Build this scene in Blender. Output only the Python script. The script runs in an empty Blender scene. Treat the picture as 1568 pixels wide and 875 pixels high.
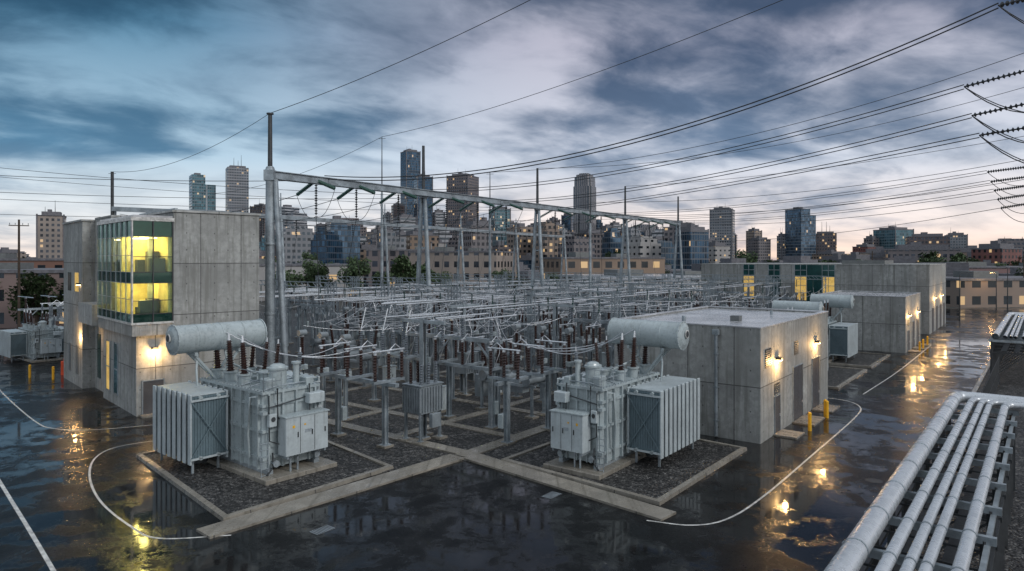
import bpy, math, random
from mathutils import Vector, Matrix
random.seed(7)
R=random.random
def U(a,b): return a+(b-a)*R()
scene=bpy.context.scene
scene.view_settings.view_transform='Standard'
scene.view_settings.look='None'
scene.view_settings.exposure=0
# ------------------------------------------------------------------ node helpers
def add(t,typ,ins=None,**at):
    n=t.nodes.new(typ)
    for k,v in at.items(): setattr(n,k,v)
    for k,v in (ins or {}).items():
        if isinstance(v,bpy.types.NodeSocket): t.links.new(v,n.inputs[k])
        else: n.inputs[k].default_value=v
    return n
def M(t,op,a,b=None,c=None,clamp=False):
    ins={0:a}
    if b is not None: ins[1]=b
    if c is not None: ins[2]=c
    return add(t,'ShaderNodeMath',ins,operation=op,use_clamp=clamp).outputs[0]
def C4(c): return (c[0],c[1],c[2],1.0)
def MX(t,f,a,b,bt='MIX'):
    if not isinstance(a,bpy.types.NodeSocket): a=C4(a)
    if not isinstance(b,bpy.types.NodeSocket): b=C4(b)
    return add(t,'ShaderNodeMix',{0:f,6:a,7:b},data_type='RGBA',blend_type=bt).outputs[2]
def NZ(t,vec,scale,detail=4,rough=.55,dist=0):
    return add(t,'ShaderNodeTexNoise',{'Vector':vec,'Scale':scale,'Detail':detail,'Roughness':rough,'Distortion':dist}).outputs[0]
def SM(t,v,lo,hi,a=0.,b=1.):
    return add(t,'ShaderNodeMapRange',{0:v,1:lo,2:hi,3:a,4:b},interpolation_type='SMOOTHSTEP').outputs[0]
def VEC(t,x,y,z): return add(t,'ShaderNodeCombineXYZ',{0:x,1:y,2:z}).outputs[0]
def RAMP(t,f,stops):
    n=add(t,'ShaderNodeValToRGB',{0:f}); cr=n.color_ramp
    while len(cr.elements)<len(stops): cr.elements.new(.5)
    for e,(p,c) in zip(cr.elements,stops): e.position=p; e.color=C4(c)
    return n.outputs[0]
def newmat(name):
    m=bpy.data.materials.new(name); m.use_nodes=True
    t=m.node_tree; p=t.nodes['Principled BSDF']; return m,t,p
def L(t,a,b): t.links.new(a,b)
def simple(name,col,rough=.5,metal=0.,var=.25,scale=1.5,bump=0.,bscale=40,emit=None,es=0,spec=.5,grime=0.):
    m,t,p=newmat(name)
    tc=add(t,'ShaderNodeTexCoord').outputs['Object']
    n=NZ(t,tc,scale,5,.6); n2=NZ(t,tc,scale*9,3,.6)
    k=M(t,'ADD',M(t,'MULTIPLY',n,.7),M(t,'MULTIPLY',n2,.3))
    d=tuple(c*(1-var*1.3) for c in col); b=tuple(min(1,c*(1+var*.8)) for c in col)
    c=MX(t,SM(t,k,.33,.67),d,b)
    if grime:
        s=add(t,'ShaderNodeSeparateXYZ',{0:tc})
        st=NZ(t,VEC(t,M(t,'MULTIPLY',s.outputs[0],5.),M(t,'MULTIPLY',s.outputs[1],5.),M(t,'MULTIPLY',s.outputs[2],.35)),1.,4,.6)
        c=MX(t,SM(t,st,.5,.72,0,grime),c,(col[0]*.42,col[1]*.40,col[2]*.38))
    L(t,c,p.inputs['Base Color'])
    L(t,SM(t,n2,.2,.8,max(.02,rough-.12),min(1,rough+.12)),p.inputs['Roughness'])
    p.inputs['Metallic'].default_value=metal
    p.inputs['Specular IOR Level'].default_value=spec
    if bump:
        L(t,add(t,'ShaderNodeBump',{'Height':NZ(t,tc,bscale,3),'Strength':bump,'Distance':.02}).outputs[0],p.inputs['Normal'])
    if emit:
        p.inputs['Emission Color'].default_value=C4(emit); p.inputs['Emission Strength'].default_value=es
    return m
def wallcoords(t):
    tcn=add(t,'ShaderNodeTexCoord'); o=add(t,'ShaderNodeSeparateXYZ',{0:tcn.outputs['Object']}); nn=add(t,'ShaderNodeSeparateXYZ',{0:tcn.outputs['Normal']})
    ax=M(t,'GREATER_THAN',M(t,'ABSOLUTE',nn.outputs[0]),.6)
    u=M(t,'ADD',M(t,'MULTIPLY',ax,o.outputs[1]),M(t,'MULTIPLY',M(t,'SUBTRACT',1.,ax),o.outputs[0]))
    top=M(t,'GREATER_THAN',M(t,'ABSOLUTE',nn.outputs[2]),.6)
    return tcn,u,o.outputs[2],top,ax
def concrete(name,base=(.335,.345,.335),pw=2.9,ph=3.6,wet=False):
    m,t,p=newmat(name)
    tcn,u,z,top,ax=wallcoords(t); tc=tcn.outputs['Object']
    big=NZ(t,tc,.35,6,.62); mid=NZ(t,tc,2.2,6,.65); fine=NZ(t,tc,24,3,.6)
    streak=NZ(t,VEC(t,M(t,'MULTIPLY',u,2.6),M(t,'MULTIPLY',z,.16),ax),1.,5,.65)
    col=MX(t,SM(t,big,.3,.7),tuple(c*.66 for c in base),tuple(c*1.24 for c in base))
    col=MX(t,SM(t,mid,.40,.62,0,.6),col,tuple(c*.55 for c in base))
    col=MX(t,SM(t,streak,.48,.66,0,.75),col,(base[0]*.38,base[1]*.375,base[2]*.34))
    col=MX(t,SM(t,fine,.35,.7,0,.18),col,tuple(c*1.5 for c in base))
    fu=M(t,'FRACT',M(t,'DIVIDE',M(t,'ADD',u,200.),pw)); fz=M(t,'FRACT',M(t,'DIVIDE',M(t,'ADD',z,.0),ph))
    jl=M(t,'MAXIMUM',M(t,'LESS_THAN',M(t,'ABSOLUTE',M(t,'SUBTRACT',fu,.5)),.009),M(t,'LESS_THAN',M(t,'ABSOLUTE',M(t,'SUBTRACT',fz,.9)),.008))
    cellv=add(t,'ShaderNodeTexWhiteNoise',{0:VEC(t,M(t,'FLOOR',M(t,'ADD',M(t,'DIVIDE',M(t,'ADD',u,200.),pw),.5)),M(t,'FLOOR',M(t,'ADD',M(t,'DIVIDE',z,ph),.1)),ax)},noise_dimensions='3D').outputs[0]
    col=MX(t,SM(t,cellv,0,1,.0,.38),col,tuple(c*.55 for c in base))
    # run-off staining below the panel joints
    run=M(t,'MULTIPLY',SM(t,M(t,'FRACT',M(t,'ADD',fz,.1)),.55,1.,0.,1.),SM(t,streak,.42,.6))
    col=MX(t,M(t,'MULTIPLY',M(t,'MULTIPLY',run,.45),M(t,'SUBTRACT',1.,top)),col,tuple(c*.45 for c in base))
    jl=M(t,'MULTIPLY',jl,M(t,'SUBTRACT',1.,top))
    gu=M(t,'SUBTRACT',M(t,'FRACT',M(t,'DIVIDE',M(t,'ADD',u,200.),pw/3)),.5); gz=M(t,'SUBTRACT',M(t,'FRACT',M(t,'DIVIDE',z,ph/3)),.5)
    dd=M(t,'SQRT',M(t,'ADD',M(t,'MULTIPLY',gu,gu),M(t,'MULTIPLY',gz,gz)))
    hole=M(t,'MULTIPLY',M(t,'LESS_THAN',dd,.045),M(t,'SUBTRACT',1.,top))
    dk=M(t,'MAXIMUM',M(t,'MULTIPLY',jl,.8),M(t,'MULTIPLY',hole,.7))
    col=MX(t,dk,col,(.04,.04,.04))
    L(t,col,p.inputs['Base Color'])
    p.inputs['Roughness'].default_value=.3 if wet else .72
    if wet: L(t,SM(t,mid,.35,.6,.12,.45),p.inputs['Roughness'])
    h=M(t,'SUBTRACT',M(t,'ADD',M(t,'MULTIPLY',mid,.4),M(t,'MULTIPLY',fine,.25)),M(t,'MULTIPLY',dk,1.))
    L(t,add(t,'ShaderNodeBump',{'Height':h,'Strength':.5,'Distance':.03}).outputs[0],p.inputs['Normal'])
    return m
def facade(name,wall,glass,cw,ch,fw,fh,lit=.05,rough=.12,gm=.5,vert=False):
    m,t,p=newmat(name)
    tcn,u,z,top,ax=wallcoords(t)
    uu=M(t,'DIVIDE',M(t,'ADD',u,500.),cw); zz=M(t,'DIVIDE',M(t,'ADD',z,.3),ch)
    a=M(t,'LESS_THAN',M(t,'ABSOLUTE',M(t,'SUBTRACT',M(t,'FRACT',uu),.5)),fw*.5)
    b=M(t,'LESS_THAN',M(t,'ABSOLUTE',M(t,'SUBTRACT',M(t,'FRACT',zz),.5)),fh*.5)
    w=M(t,'MULTIPLY',M(t,'MULTIPLY',a,b),M(t,'SUBTRACT',1.,top))
    cell=VEC(t,M(t,'FLOOR',uu),M(t,'FLOOR',zz),ax)
    rnd=add(t,'ShaderNodeObjectInfo').outputs['Random']
    wn=add(t,'ShaderNodeTexWhiteNoise',{0:cell,1:rnd},noise_dimensions='4D')
    r=wn.outputs[0]
    big=NZ(t,tcn.outputs['Object'],.05,3)
    wc=MX(t,SM(t,big,.3,.7),tuple(c*.75 for c in wall),tuple(c*1.15 for c in wall))
    wc=MX(t,M(t,'MULTIPLY',rnd,.45),wc,(.24,.25,.27))
    gc=MX(t,r,tuple(c*.45 for c in glass),tuple(c*1.5 for c in glass))
    L(t,MX(t,w,wc,gc),p.inputs['Base Color'])
    L(t,M(t,'SUBTRACT',.75,M(t,'MULTIPLY',w,.75-rough)),p.inputs['Roughness'])
    L(t,M(t,'MULTIPLY',w,gm),p.inputs['Metallic'])
    litm=M(t,'MULTIPLY',M(t,'GREATER_THAN',r,1-lit),w)
    p.inputs['Emission Color'].default_value=(1,.66,.32,1)
    L(t,M(t,'MULTIPLY',litm,.6),p.inputs['Emission Strength'])
    return m
# ------------------------------------------------------------------ materials
def asphalt():
    m,t,p=newmat('wet_asphalt')
    tc=add(t,'ShaderNodeNewGeometry').outputs['Position']
    s=add(t,'ShaderNodeSeparateXYZ',{0:tc})
    big=NZ(t,tc,.11,5,.6,.4); mid=NZ(t,tc,.55,6,.65,.3); fine=NZ(t,tc,30,3,.7); tiny=NZ(t,tc,6,5,.7)
    col=MX(t,SM(t,mid,.35,.65),(.004,.0045,.005),(.017,.0175,.018))
    ra=M(t,'ADD',M(t,'MULTIPLY',s.outputs[0],.61),M(t,'MULTIPLY',s.outputs[1],.792)); rb=M(t,'SUBTRACT',M(t,'MULTIPLY',s.outputs[1],.61),M(t,'MULTIPLY',s.outputs[0],.792))
    wob=M(t,'MULTIPLY',M(t,'SUBTRACT',mid,.5),.12)
    j=M(t,'MAXIMUM',M(t,'LESS_THAN',M(t,'ABSOLUTE',M(t,'SUBTRACT',M(t,'FRACT',M(t,'ADD',M(t,'DIVIDE',rb,3.9),M(t,'MULTIPLY',wob,.2))),.5)),.004),M(t,'LESS_THAN',M(t,'ABSOLUTE',M(t,'SUBTRACT',M(t,'FRACT',M(t,'ADD',M(t,'DIVIDE',ra,15.),M(t,'MULTIPLY',wob,.1))),.5)),.0013))
    col=MX(t,M(t,'MULTIPLY',j,.6),col,(.002,.002,.002))
    L(t,col,p.inputs['Base Color'])
    k=M(t,'ADD',M(t,'ADD',M(t,'MULTIPLY',big,.42),M(t,'MULTIPLY',mid,.42)),M(t,'MULTIPLY',tiny,.16))
    pud=SM(t,k,.475,.525)
    dryr=SM(t,tiny,.3,.7,.20,.40)
    L(t,M(t,'ADD',M(t,'MULTIPLY',M(t,'SUBTRACT',1.,pud),dryr),.045),p.inputs['Roughness'])
    L(t,M(t,'ADD',.12,M(t,'MULTIPLY',pud,.30)),p.inputs['Specular IOR Level'])
    h=M(t,'ADD',M(t,'ADD',M(t,'MULTIPLY',fine,M(t,'SUBTRACT',1.04,pud)),M(t,'MULTIPLY',NZ(t,tc,3.,4),.3)),M(t,'MULTIPLY',j,-.5))
    L(t,add(t,'ShaderNodeBump',{'Height':h,'Strength':.36,'Distance':.013}).outputs[0],p.inputs['Normal'])
    return m
def gravel():
    m,t,p=newmat('dark_gravel')
    tc=add(t,'ShaderNodeNewGeometry').outputs['Position']
    v=add(t,'ShaderNodeTexVoronoi',{'Vector':tc,'Scale':7.}); v2=add(t,'ShaderNodeTexVoronoi',{'Vector':tc,'Scale':17.})
    big=NZ(t,tc,.5,5,.65)
    g=M(t,'MULTIPLY',M(t,'ADD',add(t,'ShaderNodeSeparateColor',{0:v.outputs['Color']}).outputs[0],add(t,'ShaderNodeSeparateColor',{0:v2.outputs['Color']}).outputs[1]),.5)
    c=RAMP(t,g,[(0,(.006,.006,.007)),(.45,(.025,.025,.025)),(.72,(.085,.083,.08)),(1,(.24,.235,.225))])
    c=MX(t,SM(t,big,.45,.65,0,.5),c,(.016,.016,.016))
    L(t,c,p.inputs['Base Color']); p.inputs['Roughness'].default_value=.5; p.inputs['Specular IOR Level'].default_value=.22
    L(t,add(t,'ShaderNodeBump',{'Height':M(t,'SUBTRACT',1.,v.outputs['Distance']),'Strength':1.,'Distance':.09}).outputs[0],p.inputs['Normal'])
    return m
ASPH=asphalt(); GRAV=gravel()
CONC=concrete('board_concrete'); CONCL=concrete('light_concrete',(.40,.41,.40),3.4,4.2)
KERB=concrete('wet_kerb_concrete',(.26,.24,.205),2.5,50,wet=True)
GROUND=simple('city_ground',(.05,.052,.048),.6,0,.4,.03)
STEEL=simple('galvanized_steel',(.30,.345,.375),.42,.35,.3,.9,grime=.15)
STEELD=simple('dark_steel',(.05,.055,.06),.5,.3,.2)
ALU=simple('aluminium_tube',(.66,.69,.72),.3,.6,.12)
TPAINT=simple('transformer_grey_paint',(.34,.395,.41),.33,0,.14,.8,.05,20,grime=.35)
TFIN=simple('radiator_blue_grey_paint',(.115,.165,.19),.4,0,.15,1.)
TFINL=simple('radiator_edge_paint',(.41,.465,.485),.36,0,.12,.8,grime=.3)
BRKP=simple('breaker_tank_paint',(.20,.23,.25),.4,0,.2,1.2,grime=.3)
PORC=simple('brown_porcelain',(.035,.018,.015),.16,0,.25,3)
PORG=simple('grey_porcelain',(.12,.14,.16),.22,0,.2,3)
GLI=simple('toughened_glass_insulator',(.04,.10,.085),.12,0,.2,3)
WIRE=simple('conductor_wire',(.03,.034,.038),.5,.3,.1)
WIREL=simple('bright_conductor',(.62,.64,.67),.35,.6,.1)
WHITE=simple('white_paint',(.55,.55,.53),.4,0,.4,3,grime=.45)
PIPE=simple('pipe_jacket',(.50,.53,.56),.28,.3,.08,.5,.02,8,grime=.15)
YEL=simple('yellow_paint',(.75,.42,.02),.4,0,.15)
ORG=simple('orange_red_paint',(.7,.08,.02),.4,0,.15)
DOORG=simple('grey_door_paint',(.07,.07,.075),.4,0,.15)
LOUV=simple('louvre_grey',(.15,.16,.16),.5,.3,.15)
ROOFW=simple('roof_membrane',(.42,.43,.45),.25,0,.3,.3)
TEAL=simple('teal_spandrel_glass',(.015,.07,.07),.08,.3,.3,.8)
BRICK=facade('brick_facade',(.16,.08,.055),(.03,.04,.05),3.2,3.6,.45,.5,.05)
LAMPM=simple('lamp_lens',(.9,.7,.4),.3,0,.05,emit=(1,.66,.30),es=14)
GLOWW=simple('lit_interior',(.5,.36,.12),.8,0,.6,.9,emit=(1,.62,.15),es=.42)
BARK=simple('bark',(.05,.035,.025),.9,0,.3)
def leafmat(n,c):
    m,t,p=newmat(n); g=add(t,'ShaderNodeNewGeometry')
    L(t,MX(t,g.outputs['Random Per Island'],tuple(x*.5 for x in c),tuple(x*1.5 for x in c)),p.inputs['Base Color'])
    p.inputs['Roughness'].default_value=.8; return m
LEAF=leafmat('foliage',(.035,.062,.022))
def glassmat():
    m=bpy.data.materials.new('curtain_wall_glass'); m.use_nodes=True; t=m.node_tree; t.nodes.clear()
    o=t.nodes.new('ShaderNodeOutputMaterial')
    tr=add(t,'ShaderNodeBsdfTransparent',{0:(.66,.80,.70,1)}); gl=add(t,'ShaderNodeBsdfGlossy',{0:(.6,.85,.85,1),1:.03})
    f=add(t,'ShaderNodeFresnel',{0:1.6}).outputs[0]
    mx=add(t,'ShaderNodeMixShader',{0:M(t,'ADD',M(t,'MULTIPLY',f,.75),.02,clamp=True),1:tr.outputs[0],2:gl.outputs[0]})
    L(t,mx.outputs[0],o.inputs[0]); return m
GLASS=glassmat()
# ------------------------------------------------------------------ mesh builder
class MB:
    def __init__(s): s.v=[];s.f=[];s.m=[];s.sm=[];s.mats=[]
    def mi(s,m):
        if m not in s.mats: s.mats.append(m)
        return s.mats.index(m)
    def raw(s,vs,fs,m,smooth=False):
        o=len(s.v); k=s.mi(m); s.v.extend([tuple(v) for v in vs])
        for f in fs: s.f.append([i+o for i in f]); s.m.append(k); s.sm.append(smooth)
    def box(s,x0,x1,y0,y1,z0,z1,m,bev=0.):
        if bev<=0:
            s.raw([(x0,y0,z0),(x1,y0,z0),(x1,y1,z0),(x0,y1,z0),(x0,y0,z1),(x1,y0,z1),(x1,y1,z1),(x0,y1,z1)],
              [(0,3,2,1),(4,5,6,7),(0,1,5,4),(1,2,6,5),(2,3,7,6),(3,0,4,7)],m)
        else:
            b=bev; ring=[(x0+b,y0),(x1-b,y0),(x1,y0+b),(x1,y1-b),(x1-b,y1),(x0+b,y1),(x0,y1-b),(x0,y0+b)]
            rin=[(x0+b*1.,y0+b),(x1-b,y0+b),(x1-b,y0+b),(x1-b,y1-b),(x1-b,y1-b),(x0+b,y1-b),(x0+b,y1-b),(x0+b,y0+b)]
            vs=[(x,y,z0) for x,y in ring]+[(x,y,z1-b) for x,y in ring]+[(x,y,z1) for x,y in rin]
            fs=[(i,(i+1)%8,8+(i+1)%8,8+i) for i in range(8)]+[(8+i,8+(i+1)%8,16+(i+1)%8,16+i) for i in range(8)]
            fs.append((16,17,19,21)); fs.append(tuple(range(7,-1,-1)))
            s.raw(vs,fs,m)
    def cyl(s,p0,p1,r0,r1,m,n=10,caps=True,smooth=True):
        p0=Vector(p0);p1=Vector(p1); d=(p1-p0)
        if d.length<1e-6: return
        d.normalize(); a=d.orthogonal().normalized(); b=d.cross(a)
        vs=[]
        for p,r in((p0,r0),(p1,r1)):
            for i in range(n):
                t=2*math.pi*i/n; vs.append(p+a*(math.cos(t)*r)+b*(math.sin(t)*r))
        s.raw(vs,[(i,(i+1)%n,n+(i+1)%n,n+i) for i in range(n)],m,smooth)
        if caps: s.raw(vs,[tuple(range(n-1,-1,-1)),tuple(range(n,2*n))],m)
    def lathe(s,p0,p1,prof,m,n=10):
        p0=Vector(p0);p1=Vector(p1); d=p1-p0; ln=d.length; d.normalize(); a=d.orthogonal().normalized(); b=d.cross(a)
        vs=[]
        for h,r in prof:
            for i in range(n):
                t=2*math.pi*i/n; vs.append(p0+d*(h*ln)+a*(math.cos(t)*r)+b*(math.sin(t)*r))
        k=len(prof)
        s.raw(vs,[(j*n+i,j*n+(i+1)%n,(j+1)*n+(i+1)%n,(j+1)*n+i) for j in range(k-1) for i in range(n)]+[tuple(range(n-1,-1,-1)),tuple(range((k-1)*n,k*n))],m,False)
    def ins(s,p0,p1,r,m,sheds=10,n=10,core=.55,taper=1.):
        prof=[]
        for i in range(sheds):
            h=i/sheds; rr=r*(1-(1-taper)*h); prof+=[(h,rr*core),(h+.25/sheds,rr),(h+.6/sheds,rr*core)]
        prof.append((1,r*core*taper)); s.lathe(p0,p1,prof,m,n)
    def tube(s,pts,r,m,n=5):
        pts=[Vector(p) for p in pts]; vs=[]
        for i,p in enumerate(pts):
            d=(pts[min(i+1,len(pts)-1)]-pts[max(i-1,0)]).normalized()
            a=d.cross(Vector((0,0,1)))
            a=a.normalized() if a.length>.05 else Vector((1,0,0)); b=d.cross(a)
            for k in range(n):
                t=2*math.pi*k/n; vs.append(p+a*(math.cos(t)*r)+b*(math.sin(t)*r))
        s.raw(vs,[(j*n+i,j*n+(i+1)%n,(j+1)*n+(i+1)%n,(j+1)*n+i) for j in range(len(pts)-1) for i in range(n)],m,True)
    def wire(s,p0,p1,sag,r,m,seg=14,n=4):
        p0=Vector(p0);p1=Vector(p1)
        s.tube([p0.lerp(p1,i/seg)-Vector((0,0,4*sag*(i/seg)*(1-i/seg))) for i in range(seg+1)],r,m,n)
    def poly(s,pts,z0,z1,m):
        n=len(pts); vs=[(x,y,z0) for x,y in pts]+[(x,y,z1) for x,y in pts]
        s.raw(vs,[(i,(i+1)%n,n+(i+1)%n,n+i) for i in range(n)]+[tuple(range(n,2*n))],m)
    def beam(s,p0,p1,w,h,m):
        p0=Vector(p0);p1=Vector(p1); d=(p1-p0).normalized()
        a=d.cross(Vector((0,0,1))); a=a.normalized() if a.length>.05 else Vector((1,0,0)); b=a.cross(d)
        vs=[p+a*(i*w/2)+b*(j*h/2) for p in(p0,p1) for i,j in((-1,-1),(1,-1),(1,1),(-1,1))]
        s.raw(vs,[(0,3,2,1),(4,5,6,7),(0,1,5,4),(1,2,6,5),(2,3,7,6),(3,0,4,7)],m)
    def mesh(s,name,swap=False):
        me=bpy.data.meshes.new(name)
        vs=[(y,x,z) for x,y,z in s.v] if swap else s.v
        fs=[f[::-1] for f in s.f] if swap else s.f
        me.from_pydata(vs,[],fs)
        for m in s.mats: me.materials.append(m)
        me.polygons.foreach_set('material_index',s.m); me.polygons.foreach_set('use_smooth',s.sm); me.update()
        return me
    def obj(s,name,loc=(0,0,0),rz=0.,parent=None,swap=False):
        return put(name,s.mesh(name,swap),loc,rz,parent)
def put(name,me,loc=(0,0,0),rz=0.,parent=None,sc=1.):
    o=bpy.data.objects.new(name,me); scene.collection.objects.link(o)
    o.location=loc; o.rotation_euler=(0,0,rz); o.scale=(sc,sc,sc)
    if parent: o.parent=parent
    return o
def lamp(name,loc,e,col=(1,.58,.22),r=.12,parent=None):
    l=bpy.data.lights.new(name,'POINT'); l.energy=e; l.color=col; l.shadow_soft_size=r
    o=bpy.data.objects.new(name,l); scene.collection.objects.link(o); o.location=loc
    if parent: o.parent=parent
    return o
# site axes: local x runs along the bays, local y across them
SA,CA=.610,.792
SR=math.atan2(CA,SA)
def W(a,b,z=0.): return Vector((SA*a-CA*b,CA*a+SA*b,z))
# ------------------------------------------------------------------ ground, roads
b=MB(); b.raw([(-3500,-200,0),(3500,-200,0),(3500,5000,0),(-3500,5000,0)],[(0,1,2,3)],GROUND); b.obj('ground')
b=MB(); b.raw([(-110,-40,.004),(140,-40,.004),(140,150,.004),(-110,150,.004)],[(0,1,2,3)],ASPH); b.obj('road')
b=MB(); b.poly([(-2.75,36.4),(3,33.5),(10,41),(7,45.1),(16.7,57.8),(49.3,103.3),(50,150),(-45,150),(-62,100),(-26,60),(-18.5,51),(-14.7,44.1),(-8,33.5)],0,.03,GRAV); b.obj('gravel_yard')
def inset(pts,d):
    out=[];n=len(pts)
    for i in range(n):
        p=Vector(pts[i]);a=(p-Vector(pts[i-1])).normalized();c=(Vector(pts[(i+1)%n])-p).normalized()
        na=Vector((-a.y,a.x));nc=Vector((-c.y,c.x)); k=(na+nc); k=k/(k.length**2)*2
        out.append(tuple(p+k*d))
    return out
def pad(pts,name='transformer_pad'):
    b=MB(); i=inset(pts,.28); n=len(pts)
    vs=[(x,y,0) for x,y in pts]+[(x,y,.17) for x,y in inset(pts,.02)]+[(x,y,.175) for x,y in i]+[(x,y,.06) for x,y in i]
    fs=[]
    for r in range(3):
        for k in range(n): fs.append((r*n+k,r*n+(k+1)%n,(r+1)*n+(k+1)%n,(r+1)*n+k))
    b.raw(vs,fs,KERB); b.raw([(x,y,.09) for x,y in inset(pts,.27)],[tuple(range(n))],GRAV)
    return b.obj(name)
pad([(-11.76,27.8),(-6.05,34.9),(-14.7,44.1),(-20.4,37.)])
pad([(6.41,29.65),(13.2,38.3),(6.2,44.6),(-.59,36.1)])
q=lambda a,b_:tuple(W(a,b_).xy)
pad([q(61,13),q(73,13),q(73,23),q(61,23)]); pad([q(75,13),q(86,13),q(86,23),q(75,23)])
b=MB()
def strip(b,p0,p1,w,z0,z1,m):
    p0=Vector(p0);p1=Vector(p1);d=(p1-p0).normalized();n=Vector((-d.y,d.x))*w/2
    b.poly([tuple(p0-n),tuple(p1-n),tuple(p1+n),tuple(p0+n)],z0,z1,m)
strip(b,(-12.,26.5),(-2.95,36.9),1.15,.0,.10,KERB)
strip(b,(-2.2,36.95),(6.5,28.3),1.15,.0,.102,KERB)
b.obj('concrete_apron')
b=MB()
c=Vector((-2.75,36.9)); A=Vector((SA,CA));B=Vector((-CA,SA))
strip(b,c,c+A*70,.95,.0,.106,KERB); strip(b,c+A*.6,c+B*26+A*.6,.85,.0,.11,KERB)
for k in (5,11,18,26,36,48): strip(b,c+A*k+B*.5,c+A*k+B*40,.7,.0,.09,KERB)
for k in (6,12,20,28): strip(b,c+B*k+A*1.1,c+A*70+B*k,.7,.0,.082,KERB)
b.obj('cable_trench_covers')
def crom(P,seg=8):
    P=[Vector(p) for p in P]; P=[2*P[0]-P[1]]+P+[2*P[-1]-P[-2]]; out=[]
    for i in range(1,len(P)-2):
        for k in range(seg):
            t=k/seg;a,b_,c,d=P[i-1:i+3]
            out.append(.5*((2*b_)+(c-a)*t+(2*a-5*b_+4*c-d)*t*t+(3*b_-a-3*c+d)*t**3))
    return out+[P[-2]]
def paint(P,w=.10):
    pts=crom(P); vs=[];n=len(pts)
    for i,p in enumerate(pts):
        d=(pts[min(i+1,n-1)]-pts[max(i-1,0)]).normalized(); k=Vector((-d.y,d.x))*w/2
        vs+=[(p.x-k.x,p.y-k.y,.008),(p.x+k.x,p.y+k.y,.008)]
    b=MB(); b.raw(vs,[(2*i,2*i+2,2*i+3,2*i+1) for i in range(n-1)],WHITE); b.obj('road_marking')
paint([(5.52,28),(7.25,27.5),(8.92,28.2),(11.4,30.9),(16.15,37),(23.2,46.2),(25.2,49.4),(25.4,51.6),(24.3,53.0)])
paint([(-20.4,40.8),(-22.5,39.1),(-22.5,36.9),(-20.85,33.7),(-18.2,30.2),(-15.2,27.3),(-13.5,26.2),(-10.9,26.5)])
paint([(-46,61),(-42.2,56.2),(-32,45.6),(-28.9,43.2),(-26.1,43),(-22.2,44.7)])
paint([(-40,49),(-24.5,32.7),(-15.7,23.4),(-8,15)],.15)
paint([q(60,11),q(75,10.6),q(100,10.6)],.1)
for x,y in((-25.5,37.5),(17.5,33.),(27.,49.)):
    b=MB(); b.cyl((0,0,.004),(0,0,.014),.38,.38,STEELD,24); b.cyl((0,0,.004),(0,0,.02),.3,.3,STEELD,24); b.obj('manhole_cover',(x,y,0))
for x,y in((1.8,31.),(-7.5,27.)):
    b=MB(); b.box(-.45,.45,-.3,.3,.004,.012,STEELD)
    for k in range(9): b.box(-.4+k*.1-.02,-.4+k*.1+.02,-.25,.25,.012,.02,STEEL)
    b.obj('drain_grate',(x,y,0),SR)
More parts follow.
